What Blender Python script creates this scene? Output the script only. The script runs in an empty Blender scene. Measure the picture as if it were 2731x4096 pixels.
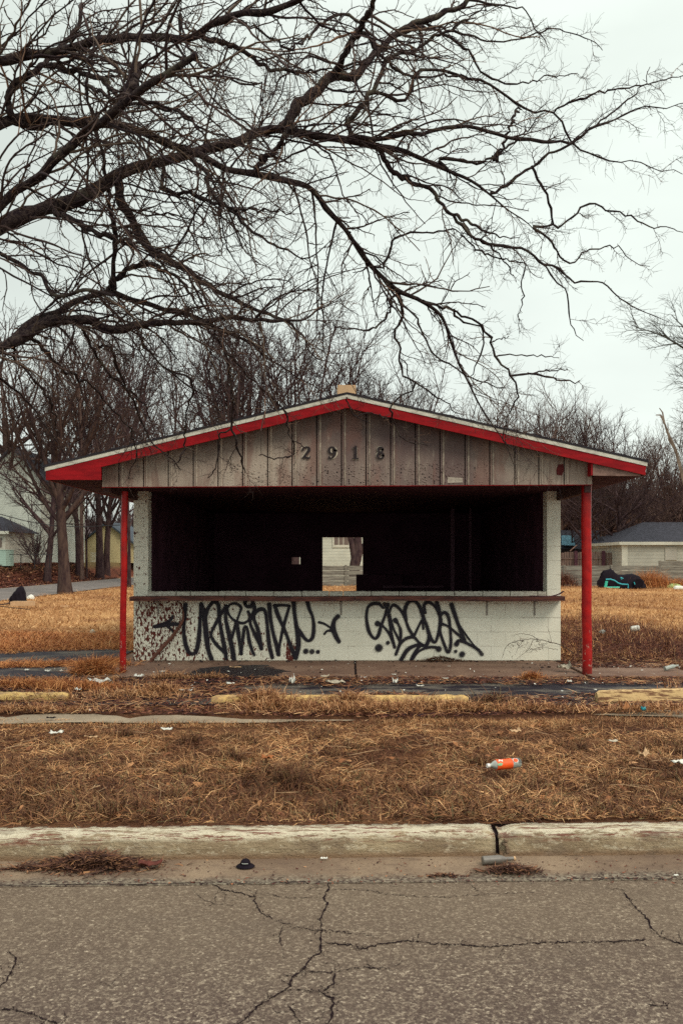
import bpy, math, random
import numpy as np
from mathutils import Vector

# ------------------------------------------------------------------ camera, world, sun, exposure
sc = bpy.context.scene
COL = sc.collection
F, HX, HY, EYE = 3500.0, 1388.0, 2235.0, 1.47      # focal length and horizon in photo pixels (2731 x 4096), eye height
cam_d = bpy.data.cameras.new("camera"); cam = bpy.data.objects.new("camera", cam_d); COL.objects.link(cam)
cam.location = (0, 0, EYE); cam.rotation_euler = (math.radians(90), 0, 0)
cam_d.sensor_fit = 'VERTICAL'; cam_d.sensor_height = 36.0; cam_d.lens = F / 4096 * 36.0
cam_d.shift_x = -(HX - 1365.5) / 4096; cam_d.shift_y = (HY - 2048) / 4096
cam_d.clip_start = 0.05; cam_d.clip_end = 2000
sc.camera = cam

world = bpy.data.worlds.new("World"); sc.world = world; world.use_nodes = True
nt = world.node_tree; nt.nodes.clear()
wo = nt.nodes.new('ShaderNodeOutputWorld'); bg = nt.nodes.new('ShaderNodeBackground')
sky = nt.nodes.new('ShaderNodeTexSky'); sky.sky_type = 'NISHITA'; sky.sun_disc = False
SUN_EL, SUN_AZ = math.radians(46), math.radians(136)        # from behind the camera, to the right
sky.sun_elevation = SUN_EL; sky.sun_rotation = SUN_AZ
sky_s = nt.nodes.new('ShaderNodeVectorMath'); sky_s.operation = 'SCALE'; sky_s.inputs['Scale'].default_value = 0.12
nt.links.new(sky.outputs[0], sky_s.inputs[0])
tc = nt.nodes.new('ShaderNodeTexCoord'); sep = nt.nodes.new('ShaderNodeSeparateXYZ')
nt.links.new(tc.outputs['Generated'], sep.inputs[0])
rmp = nt.nodes.new('ShaderNodeValToRGB')                     # overcast: thicker light toward the zenith
e = rmp.color_ramp.elements
e[0].position = 0.0; e[0].color = (0.75, 0.80, 0.73, 1)
e[1].position = 1.0; e[1].color = (1.0, 1.0, 1.0, 1)
x = rmp.color_ramp.elements.new(0.16); x.color = (0.765, 0.83, 0.77, 1)
x = rmp.color_ramp.elements.new(0.50); x.color = (0.76, 0.83, 0.765, 1)
nt.links.new(sep.outputs['Z'], rmp.inputs[0])
gain = nt.nodes.new('ShaderNodeMapRange'); gain.inputs['From Min'].default_value = 0.5; gain.inputs['From Max'].default_value = 1.0
gain.inputs['To Min'].default_value = 1.0; gain.inputs['To Max'].default_value = 1.75
nt.links.new(sep.outputs['Z'], gain.inputs['Value'])
cl = nt.nodes.new('ShaderNodeVectorMath'); cl.operation = 'SCALE'
nt.links.new(rmp.outputs[0], cl.inputs[0]); nt.links.new(gain.outputs[0], cl.inputs['Scale'])
# soft brightness drift between cloud decks
mp = nt.nodes.new('ShaderNodeMapping'); mp.inputs['Scale'].default_value = (1, 1, 2.2)
nz = nt.nodes.new('ShaderNodeTexNoise'); nz.inputs['Scale'].default_value = 2.3; nz.inputs['Detail'].default_value = 5
nt.links.new(tc.outputs['Generated'], mp.inputs[0]); nt.links.new(mp.outputs[0], nz.inputs['Vector'])
nr = nt.nodes.new('ShaderNodeMapRange'); nr.inputs['From Min'].default_value = 0.35; nr.inputs['From Max'].default_value = 0.65
nr.inputs['To Min'].default_value = 0.94; nr.inputs['To Max'].default_value = 1.10
nt.links.new(nz.outputs[0], nr.inputs['Value'])
xs = nt.nodes.new('ShaderNodeMapRange'); xs.inputs['From Min'].default_value = -0.35; xs.inputs['From Max'].default_value = 0.35
xs.inputs['To Min'].default_value = 0.93; xs.inputs['To Max'].default_value = 1.12
nt.links.new(sep.outputs['X'], xs.inputs['Value'])
mm = nt.nodes.new('ShaderNodeMath'); mm.operation = 'MULTIPLY'
nt.links.new(nr.outputs[0], mm.inputs[0]); nt.links.new(xs.outputs[0], mm.inputs[1])
cl2 = nt.nodes.new('ShaderNodeVectorMath'); cl2.operation = 'SCALE'
nt.links.new(cl.outputs[0], cl2.inputs[0]); nt.links.new(mm.outputs[0], cl2.inputs['Scale'])
mixs = nt.nodes.new('ShaderNodeMix'); mixs.data_type = 'RGBA'; mixs.inputs['Factor'].default_value = 0.95
nt.links.new(sky_s.outputs[0], mixs.inputs['A']); nt.links.new(cl2.outputs[0], mixs.inputs['B'])
nt.links.new(mixs.outputs['Result'], bg.inputs['Color']); bg.inputs['Strength'].default_value = 1.06
nt.links.new(bg.outputs[0], wo.inputs[0])

sl = bpy.data.lights.new("sun", 'SUN'); sl.energy = 1.9; sl.angle = math.radians(22); sl.color = (1.0, 0.88, 0.74)
so = bpy.data.objects.new("sun", sl); COL.objects.link(so)
sd = Vector((math.sin(SUN_AZ) * math.cos(SUN_EL), math.cos(SUN_AZ) * math.cos(SUN_EL), math.sin(SUN_EL)))
so.rotation_euler = sd.to_track_quat('Z', 'Y').to_euler(); so.location = (6, -8, 12)
sc.view_settings.view_transform = 'Standard'; sc.view_settings.look = 'None'
sc.view_settings.exposure = 0.0; sc.view_settings.gamma = 1.0
sc.render.engine = 'CYCLES'; sc.cycles.max_bounces = 6; sc.cycles.transparent_max_bounces = 16
sc.cycles.use_denoising = False; sc.cycles.sample_clamp_indirect = 4.0

rng = np.random.default_rng(7)
R = random.Random(5)

# ------------------------------------------------------------------ helpers
def P(px, py, Y):                     # photo pixel at a chosen distance
    return ((px - HX) * Y / F, Y, EYE - (py - HY) * Y / F)
def G(px, py, z=0.0):                 # photo pixel on a level plane
    Y = F * (EYE - z) / (py - HY)
    return ((px - HX) * Y / F, Y, z)
def tag(o, label=None, cat=None, group=None, kind=None):
    if label: o["label"] = label
    if cat: o["category"] = cat
    if group: o["group"] = group
    if kind: o["kind"] = kind
    return o
def empty(name, loc, label, cat, group=None, kind=None):
    o = bpy.data.objects.new(name, None); COL.objects.link(o); o.location = loc
    o.empty_display_size = 0.2
    return tag(o, label, cat, group, kind)
def link(name, me, mat=None, parent=None, world_geo=True):
    o = bpy.data.objects.new(name, me); COL.objects.link(o)
    if mat is not None and len(me.materials) == 0: me.materials.append(mat)
    if parent is not None:
        o.parent = parent
        if world_geo:                 # geometry was given in world space
            r, p = parent, Vector((0, 0, 0))
            while r is not None: p += r.location; r = r.parent
            o.location = -p
    return o
def mesh_np(name, verts, quads=None, tris=None, smooth=False):
    verts = np.asarray(verts, dtype=np.float32).reshape(-1, 3)
    me = bpy.data.meshes.new(name)
    nq = 0 if quads is None else len(quads); ntr = 0 if tris is None else len(tris)
    me.vertices.add(len(verts)); me.vertices.foreach_set('co', verts.ravel())
    li = []
    if nq: li.append(np.asarray(quads, dtype=np.int32).ravel())
    if ntr: li.append(np.asarray(tris, dtype=np.int32).ravel())
    li = np.concatenate(li)
    me.loops.add(len(li)); me.loops.foreach_set('vertex_index', li)
    st = np.concatenate([np.arange(nq) * 4, nq * 4 + np.arange(ntr) * 3]).astype(np.int32)
    me.polygons.add(nq + ntr); me.polygons.foreach_set('loop_start', st)
    me.update(calc_edges=True)
    if smooth: me.polygons.foreach_set('use_smooth', np.ones(nq + ntr, dtype=bool))
    me.validate(clean_customdata=False)
    return me

class MB:                             # collects shapes in world space into one mesh
    def __init__(s): s.v = []; s.f = []
    def add(s, vs, fs):
        b = len(s.v); s.v += [tuple(v) for v in vs]; s.f += [tuple(i + b for i in f) for f in fs]; return s
    def box(s, x0, x1, y0, y1, z0, z1, rot=0, c=None):
        vs = [(x0, y0, z0), (x1, y0, z0), (x1, y1, z0), (x0, y1, z0), (x0, y0, z1), (x1, y0, z1), (x1, y1, z1), (x0, y1, z1)]
        if rot:
            cx, cy = c or ((x0 + x1) / 2, (y0 + y1) / 2); co, si = math.cos(rot), math.sin(rot)
            vs = [(cx + (x - cx) * co - (y - cy) * si, cy + (x - cx) * si + (y - cy) * co, z) for x, y, z in vs]
        return s.add(vs, [(0, 3, 2, 1), (4, 5, 6, 7), (0, 1, 5, 4), (1, 2, 6, 5), (2, 3, 7, 6), (3, 0, 4, 7)])
    def prism_y(s, poly, y0, y1):     # polygon in x,z extruded along y
        n = len(poly)
        vs = [(x, y0, z) for x, z in poly] + [(x, y1, z) for x, z in poly]
        return s.add(vs, [tuple(range(n)), tuple(range(2 * n - 1, n - 1, -1))] + [(i, i + n, (i + 1) % n + n, (i + 1) % n) for i in range(n)])
    def prism_x(s, poly, x0, x1):     # polygon in y,z extruded along x
        n = len(poly)
        vs = [(x0, y, z) for y, z in poly] + [(x1, y, z) for y, z in poly]
        return s.add(vs, [tuple(range(n)), tuple(range(2 * n - 1, n - 1, -1))] + [(i, i + n, (i + 1) % n + n, (i + 1) % n) for i in range(n)])
    def prism_z(s, poly, z0, z1):
        n = len(poly)
        vs = [(x, y, z0) for x, y in poly] + [(x, y, z1) for x, y in poly]
        return s.add(vs, [tuple(range(n)), tuple(range(2 * n - 1, n - 1, -1))] + [(i, i + n, (i + 1) % n + n, (i + 1) % n) for i in range(n)])
    def tube(s, pts, r, k=8, caps=True):
        pts = [Vector(p) for p in pts]; n = len(pts)
        rr = r if isinstance(r, (list, tuple)) else [r] * n
        ref = None; vs = []
        for i in range(n):
            t = (pts[min(i + 1, n - 1)] - pts[max(i - 1, 0)]).normalized()
            if ref is None: ref = Vector((0, 0, 1)) if abs(t.z) < 0.9 else Vector((1, 0, 0))
            a = t.cross(ref).normalized(); b = a.cross(t).normalized(); ref = b
            for j in range(k):
                q = 2 * math.pi * j / k
                vs.append(pts[i] + (a * math.cos(q) + b * math.sin(q)) * rr[i])
        fs = [(i * k + j, i * k + (j + 1) % k, (i + 1) * k + (j + 1) % k, (i + 1) * k + j) for i in range(n - 1) for j in range(k)]
        if caps: fs += [tuple(range(k - 1, -1, -1)), tuple((n - 1) * k + j for j in range(k))]
        return s.add(vs, fs)
    def mesh(s, name, smooth=False, bevel=0):
        me = bpy.data.meshes.new(name); me.from_pydata(s.v, [], s.f); me.update()
        import bmesh
        bm = bmesh.new(); bm.from_mesh(me)
        bmesh.ops.recalc_face_normals(bm, faces=bm.faces)
        if bevel: bmesh.ops.bevel(bm, geom=list(bm.edges), offset=bevel, segments=2, affect='EDGES', clamp_overlap=True)
        bm.to_mesh(me); bm.free()
        if smooth:
            me.polygons.foreach_set('use_smooth', [True] * len(me.polygons))
            me.set_sharp_from_angle(angle=math.radians(40))
        return me
    def build(s, name, mat, parent=None, smooth=False, bevel=0):
        return link(name, s.mesh(name, smooth, bevel), mat, parent)

def catmull(pts, n):
    p = np.asarray(pts, dtype=float)
    if len(p) == 2: return p[0] + (p[1] - p[0]) * np.linspace(0, 1, n)[:, None]
    d = np.r_[0, np.cumsum(np.linalg.norm(np.diff(p[:, :3], axis=0), axis=1))]
    q = np.vstack([2 * p[0] - p[1], p, 2 * p[-1] - p[-2]])
    out = []
    for s in np.linspace(0, d[-1], n):
        i = min(np.searchsorted(d, s, side='right') - 1, len(p) - 2)
        t = (s - d[i]) / max(d[i + 1] - d[i], 1e-9)
        a, b, c, e_ = q[i], q[i + 1], q[i + 2], q[i + 3]
        out.append(0.5 * (2 * b + (c - a) * t + (2 * a - 5 * b + 4 * c - e_) * t * t + (3 * b - a - 3 * c + e_) * t ** 3))
    return np.array(out)

def tubes_np(pts, rad, k):            # pts (m,n,3), rad (m,n) -> verts, quads
    m, n, _ = pts.shape
    t = np.empty_like(pts); t[:, 1:-1] = pts[:, 2:] - pts[:, :-2]; t[:, 0] = pts[:, 1] - pts[:, 0]; t[:, -1] = pts[:, -1] - pts[:, -2]
    t /= np.linalg.norm(t, axis=2, keepdims=True) + 1e-9
    d = pts[:, -1] - pts[:, 0]; ref = np.cross(d, rng.normal(size=d.shape)); ref /= np.linalg.norm(ref, axis=1, keepdims=True) + 1e-9
    a = np.cross(t, ref[:, None, :]); a /= np.linalg.norm(a, axis=2, keepdims=True) + 1e-9
    b = np.cross(a, t)
    ang = np.arange(k) * 2 * math.pi / k
    ring = a[:, :, None, :] * np.cos(ang)[None, None, :, None] + b[:, :, None, :] * np.sin(ang)[None, None, :, None]
    v = pts[:, :, None, :] + ring * rad[:, :, None, None]
    base = (np.arange(m) * n * k)[:, None, None] + (np.arange(n - 1) * k)[None, :, None]
    j = np.arange(k)[None, None, :]; j2 = (j + 1) % k
    q = np.stack([base + j, base + j2, base + k + j2, base + k + j], axis=-1).reshape(-1, 4)
    return v.reshape(-1, 3), q
def merge(parts):
    vs, qs, o = [], [], 0
    for v, q in parts: vs.append(v); qs.append(q + o); o += len(v)
    return np.concatenate(vs), np.concatenate(qs)
def unit(a): return a / (np.linalg.norm(a, axis=-1, keepdims=True) + 1e-9)
def grow(st, di, ln, r0, r1, n, kink, trop, knot=0.0):
    m = len(st); pts = np.empty((m, n, 3)); pts[:, 0] = st; d = unit(di).copy()
    side = unit(np.cross(d, rng.normal(size=d.shape)))
    step = (ln / (n - 1))[:, None]
    for i in range(1, n):
        sgn = 1 if i % 2 else -1
        d = unit(d + side * sgn * kink * rng.uniform(0.3, 1.3, (m, 1)) + rng.normal(size=d.shape) * kink * 0.55 + np.array(trop))
        pts[:, i] = pts[:, i - 1] + d * step * rng.uniform(0.7, 1.3, (m, 1))
    f = np.linspace(0, 1, n)[None, :]
    rad = r0[:, None] * (1 - f) + r1[:, None] * f
    if knot: rad = rad * (1 + knot * rng.uniform(-0.3, 1, rad.shape) * (rng.random(rad.shape) < 0.5))
    return pts, rad
def spawn(pts, rad, per, t0, t1, ang, lo, hi, rf, rmin, lenscale=None, taper=0.5, up=0.0):
    m, n, _ = pts.shape
    idx = np.repeat(np.arange(m), per); c = len(idx)
    u = t0 + (t1 - t0) * ((np.tile(np.arange(per), m) + rng.random(c)) / per)
    fi = u * (n - 1); i0 = np.minimum(fi.astype(int), n - 2); fr = (fi - i0)[:, None]
    st = pts[idx, i0] * (1 - fr) + pts[idx, i0 + 1] * fr
    tan = unit(pts[idx, i0 + 1] - pts[idx, i0])
    rr = rad[idx, i0] * (1 - fr[:, 0]) + rad[idx, i0 + 1] * fr[:, 0]
    perp = unit(np.cross(tan, rng.normal(size=tan.shape)))
    a = np.radians(rng.uniform(ang[0], ang[1], c))[:, None]
    di = unit(tan * np.cos(a) + perp * np.sin(a) + np.array([0, 0, up]))
    ln = rng.uniform(lo, hi, c) * (1 - taper * u)
    if lenscale is not None: ln *= lenscale[idx]
    return st, di, ln, np.maximum(rr * rf, rmin)

# ---- material helper
class M:
    def __init__(s, name, rough=0.9, spec=0.3):
        s.m = bpy.data.materials.new(name); s.m.use_nodes = True; s.t = s.m.node_tree; s.n = s.t.nodes
        s.b = s.n['Principled BSDF']; s.b.inputs['Roughness'].default_value = rough; s.b.inputs['Specular IOR Level'].default_value = spec
    def lk(s, a, b): s.t.links.new(a, b)
    def new(s, t, **kw):
        n = s.n.new(t)
        for k, v in kw.items(): setattr(n, k, v)
        return n
    def put(s, sock, v):
        if isinstance(v, bpy.types.NodeSocket): s.lk(v, sock)
        elif isinstance(v, (tuple, list)) and len(v) == 3 and sock.type == 'RGBA': sock.default_value = (*v, 1)
        else: sock.default_value = v
    def pos(s, scale=(1, 1, 1), obj=False, off=(0, 0, 0)):
        if obj: o = s.new('ShaderNodeTexCoord').outputs['Object']
        else: o = s.new('ShaderNodeNewGeometry').outputs['Position']
        m = s.new('ShaderNodeMapping'); m.inputs['Scale'].default_value = scale; m.inputs['Location'].default_value = off
        s.lk(o, m.inputs[0]); return m.outputs[0]
    def xyz(s, v=None):
        n = s.new('ShaderNodeSeparateXYZ'); s.lk(v if v else s.new('ShaderNodeNewGeometry').outputs['Position'], n.inputs[0]); return n.outputs
    def comb(s, x, y, z):
        n = s.new('ShaderNodeCombineXYZ')
        for i, q in enumerate((x, y, z)): s.put(n.inputs[i], q)
        return n.outputs[0]
    def noise(s, v, sc_=5, det=4, ro=0.6, dist=0):
        n = s.new('ShaderNodeTexNoise'); s.put(n.inputs['Scale'], sc_); n.inputs['Detail'].default_value = det
        n.inputs['Roughness'].default_value = ro; n.inputs['Distortion'].default_value = dist; s.lk(v, n.inputs['Vector']); return n.outputs[0]
    def vor(s, v, sc_=5, out='Distance', feat='F1', rnd=1):
        n = s.new('ShaderNodeTexVoronoi', feature=feat); n.inputs['Scale'].default_value = sc_; n.inputs['Randomness'].default_value = rnd
        s.lk(v, n.inputs['Vector']); return n.outputs[out]
    def math(s, op, a, b=0.0, c=None, clamp=False):
        n = s.new('ShaderNodeMath', operation=op, use_clamp=clamp); s.put(n.inputs[0], a); s.put(n.inputs[1], b)
        if c is not None: s.put(n.inputs[2], c)
        return n.outputs[0]
    def rng(s, v, a, b, c=0.0, d=1.0, smooth=True):
        n = s.new('ShaderNodeMapRange', interpolation_type='SMOOTHSTEP' if smooth else 'LINEAR')
        for i, q in zip(('Value', 'From Min', 'From Max', 'To Min', 'To Max'), (v, a, b, c, d)): s.put(n.inputs[i], q)
        return n.outputs[0]
    def mix(s, f, a, b, blend='MIX'):
        n = s.new('ShaderNodeMix', data_type='RGBA', blend_type=blend); s.put(n.inputs['Factor'], f); s.put(n.inputs['A'], a); s.put(n.inputs['B'], b); return n.outputs['Result']
    def ramp(s, f, stops):
        n = s.new('ShaderNodeValToRGB'); s.lk(f, n.inputs[0]); el = n.color_ramp.elements
        el[0].position, el[0].color = stops[0][0], (*stops[0][1], 1); el[1].position, el[1].color = stops[-1][0], (*stops[-1][1], 1)
        for p, c in stops[1:-1]: q = el.new(p); q.color = (*c, 1)
        return n.outputs[0]
    def island(s): return s.new('ShaderNodeNewGeometry').outputs['Random Per Island']
    def bump(s, h, strength=0.4, dist=0.01):
        n = s.new('ShaderNodeBump'); n.inputs['Strength'].default_value = strength; n.inputs['Distance'].default_value = dist
        s.lk(h, n.inputs['Height']); s.lk(n.outputs[0], s.b.inputs['Normal'])
    def color(s, v): s.put(s.b.inputs['Base Color'], v); return s
    def rough(s, v): s.put(s.b.inputs['Roughness'], v); return s

def simple(name, c, rough=0.8, var=0.25, sc_=30, spec=0.3, bump=0.15):
    m = M(name, rough, spec); n = m.noise(m.pos(), sc_, 5)
    m.color(m.mix(m.rng(n, 0.3, 0.7), tuple(q * (1 - var) for q in c), tuple(q * (1 + var) for q in c)))
    if bump: m.bump(n, bump, 0.01)
    return m.m

# ------------------------------------------------------------------ materials
# road
m = M('worn asphalt', 0.95, 0.12); p = m.pos()
agg = m.vor(p, 92, 'Color'); ag2 = m.xyz(m.vor(p, 150, 'Color'))[1]; aggv = m.math('ADD', m.math('MULTIPLY', m.xyz(agg)[0], .72), m.math('MULTIPLY', ag2, .28)); big = m.noise(p, 1.1, 4); fine = m.noise(p, 60, 4, 0.7)
c1 = m.ramp(aggv, [(0.0, (0.03, 0.019, 0.02)), (0.22, (0.095, 0.066, 0.056)), (0.5, (0.19, 0.145, 0.11)), (0.74, (0.285, 0.228, 0.17)), (0.88, (0.44, 0.365, 0.27)), (1.0, (0.66, 0.56, 0.42))])
c2 = m.mix(m.rng(fine, 0.35, 0.65), (0.065, 0.044, 0.038), c1)
c3 = m.mix(m.rng(big, 0.35, 0.68), c2, (0.19, 0.152, 0.110), 'MIX'); c3 = m.mix(0.80, c3, c2); st_ = m.rng(m.noise(m.pos((.5, 1.1, 1), off=(4, 2, 0)), 1.4, 5, .65), .52, .72, 0, .45); c3 = m.mix(st_, c3, (0.05, 0.036, 0.038)); sp_ = m.rng(m.noise(p, 9, 3, .6), .70, .74, 0, .75); c3 = m.mix(sp_, c3, (0.035, 0.022, 0.022))
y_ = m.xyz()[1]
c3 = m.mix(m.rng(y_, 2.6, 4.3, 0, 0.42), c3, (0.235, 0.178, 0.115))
m.color(c3); m.bump(m.math('ADD', aggv, m.math('MULTIPLY', fine, 1.5)), 0.8, 0.008); MAT_ROAD = m.m
MAT_CRACK = simple('crack shadowed tar', (0.018, 0.011, 0.012), 1.0, 0.4, 60, 0.05)
# kerb and gutter
m = M('old kerb concrete', 0.92, 0.2); p = m.pos(); xx, yy, zz = m.xyz()
n1 = m.noise(p, 3, 6, 0.65); n2 = m.noise(m.pos((3, 14, 14)), 2.2, 6, 0.7); n3 = m.noise(p, 55, 5, 0.7)
basec = m.mix(m.rng(n1, 0.35, 0.7), (0.25, 0.185, 0.115), (0.42, 0.335, 0.21))
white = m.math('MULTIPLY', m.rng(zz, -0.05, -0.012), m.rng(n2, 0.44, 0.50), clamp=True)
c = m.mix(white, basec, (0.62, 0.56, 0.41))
spots = m.rng(m.noise(m.pos((5, 5, 9), off=(3, 0, 0)), 3.0, 6, 0.75), 0.535, 0.60)
c = m.mix(m.math('MULTIPLY', spots, 0.6), c, (0.62, 0.55, 0.40))
rust = m.rng(m.noise(m.pos((2, 16, 34)), 1.6, 6, 0.78), 0.535, 0.575)
c = m.mix(m.math('MULTIPLY', rust, m.math('MULTIPLY', m.rng(zz, -0.065, -0.035), 0.85)), c, (0.17, 0.04, 0.028))
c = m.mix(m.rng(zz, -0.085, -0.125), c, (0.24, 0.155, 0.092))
c = m.mix(m.math('MULTIPLY', m.rng(n3, 0.55, 0.75), 0.5), c, (0.13, 0.09, 0.06))
gs_ = m.rng(m.noise(m.pos((2, 5, 5), off=(9, 1, 0)), 2.0, 6, .7), .52, .68, 0, .55); c = m.mix(gs_, c, (0.17, 0.125, 0.09)); m.color(c); m.bump(m.math('ADD', n3, m.math('MULTIPLY', n2, 1.5)), 0.8, 0.018); MAT_KERB = m.m
m = M('gutter concrete', 0.93, 0.15); p = m.pos(); n1 = m.noise(p, 2.2, 6, 0.7); n3 = m.noise(p, 85, 4, 0.75)
c = m.mix(m.rng(n1, 0.35, 0.7), (0.17, 0.118, 0.08), (0.28, 0.205, 0.135)); c = m.mix(m.rng(n3, 0.52, 0.72, 0, 0.7), c, (0.07, 0.042, 0.033))
xx, yy, zz = m.xyz(); ev = m.math('SUBTRACT', m.math('ADD', yy, m.math('MULTIPLY', n1, .22)), m.math('MULTIPLY', xx, .03))
ag = m.ramp(m.xyz(m.vor(p, 78, 'Color'))[0], [(0.0, (0.04, 0.026, 0.024)), (.5, (0.15, 0.12, 0.088)), (.85, (0.22, 0.185, 0.135)), (1.0, (0.30, 0.26, 0.19))])
c = m.mix(m.rng(ev, 4.585, 4.47), c, ag); c = m.mix(m.rng(m.noise(m.pos((1.2, 6, 1)), 3, 5, .7), .54, .64, 0, .5), c, (0.11, 0.075, 0.055))
m.color(c); m.bump(n3, 0.7, 0.008); MAT_GUTTER = m.m
# soil under the grass
m = M('matted dry turf soil', 1.0, 0.05); p = m.pos(); n1 = m.noise(p, 1.3, 5, 0.6); n2 = m.noise(p, 34, 6, 0.8); far = m.noise(m.pos((0.25, 0.12, 1)), 1, 5)
c = m.mix(m.rng(n1, 0.3, 0.7), (0.085, 0.036, 0.022), (0.20, 0.095, 0.045)); c = m.mix(m.rng(n2, 0.42, 0.68), c, (0.045, 0.022, 0.016))
yy = m.xyz()[1]
fc = m.mix(m.rng(far, 0.35, 0.65), (0.32, 0.16, 0.065), (0.50, 0.285, 0.12)); fc = m.mix(m.rng(n2, 0.5, 0.8, 0, 0.5), fc, (0.14, 0.065, 0.035))
m.color(m.mix(m.rng(yy, 13, 22), c, fc)); m.bump(n2, 0.8, 0.03); MAT_SOIL = m.m
# side street bank leaf litter
m = M('leaf covered bank', 1.0, 0.05); p = m.pos(); n2 = m.noise(p, 6, 6, 0.8); n1 = m.noise(p, 0.4, 4)
xx, yy, zz = m.xyz()
c = m.mix(m.rng(n2, 0.35, 0.65), (0.055, 0.02, 0.016), (0.20, 0.072, 0.04)); c = m.mix(m.rng(zz, 0.5, 1.0), c, m.mix(m.rng(n2, 0.35, 0.65), (0.08, 0.055, 0.03), (0.2, 0.14, 0.06)))
m.color(c); m.bump(n2, 0.8, 0.05); MAT_BANK = m.m
# sidewalk / slab / lot
m = M('sidewalk concrete', 0.92, 0.2); p = m.pos(); n1 = m.noise(p, 2.0, 6, 0.7); n3 = m.noise(p, 70, 4, 0.7)
m.color(m.mix(m.rng(n3, 0.5, 0.75, 0, .5), m.mix(m.rng(n1, .35, .7), (0.24, 0.19, 0.13), (0.36, 0.29, 0.20)), (0.08, 0.055, 0.045))); m.bump(n3, .4, .006); MAT_WALK = m.m
m = M('stained slab concrete', 0.85, 0.3); p = m.pos(); n1 = m.noise(p, 1.6, 6, 0.7); n3 = m.noise(p, 60, 4, 0.7); xx, yy, zz = m.xyz()
c = m.mix(m.rng(n1, .35, .7), (0.15, 0.088, 0.062), (0.24, 0.155, 0.108)); c = m.mix(m.rng(n3, .5, .75, 0, .5), c, (0.06, 0.035, 0.03))
dx = m.math('MULTIPLY', m.math('ADD', xx, 1.42), 1.25); dy = m.math('MULTIPLY', m.math('SUBTRACT', yy, 11.0), 0.95)
rr_ = m.math('SQRT', m.math('ADD', m.math('MULTIPLY', dx, dx), m.math('MULTIPLY', dy, dy)))
wet = m.rng(m.math('ADD', rr_, m.math('MULTIPLY', m.noise(p, 1.7, 5, .6), 1.1)), 1.42, 1.36)
flk = m.rng(m.noise(m.pos((2.2, 5, 1)), 3, 5, .7), 0.66, 0.69)
wet2 = m.math('MAXIMUM', wet, flk)
m.color(m.mix(wet2, c, (0.02, 0.014, 0.017))); m.rough(m.rng(wet2, 0, 1, .9, .5)); m.bump(n3, .25, .006); m.b.inputs['Specular IOR Level'].default_value = .2; MAT_SLAB = m.m
m = M('parking lot asphalt', 0.8, 0.35); p = m.pos(); n1 = m.noise(m.pos((0.6, 1.5, 1)), 1.5, 5, 0.65); n3 = m.noise(p, 80, 4, 0.75)
w = m.rng(n1, 0.48, 0.56)
dry = m.mix(m.rng(n3, .4, .65), (0.055, 0.048, 0.045), (0.20, 0.175, 0.135)); wetc = m.mix(m.rng(n3, .45, .7, 0, .5), (0.016, 0.012, 0.018), (0.05, 0.044, 0.05))
m.color(m.mix(w, wetc, dry)); m.rough(m.rng(w, 0, 1, .68, .95)); m.b.inputs['Specular IOR Level'].default_value = .18; m.bump(n3, .5, .006); MAT_LOT = m.m
MAT_SIDE = simple('side street asphalt', (0.17, 0.15, 0.135), .95, .2, 1.5, .1)
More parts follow.
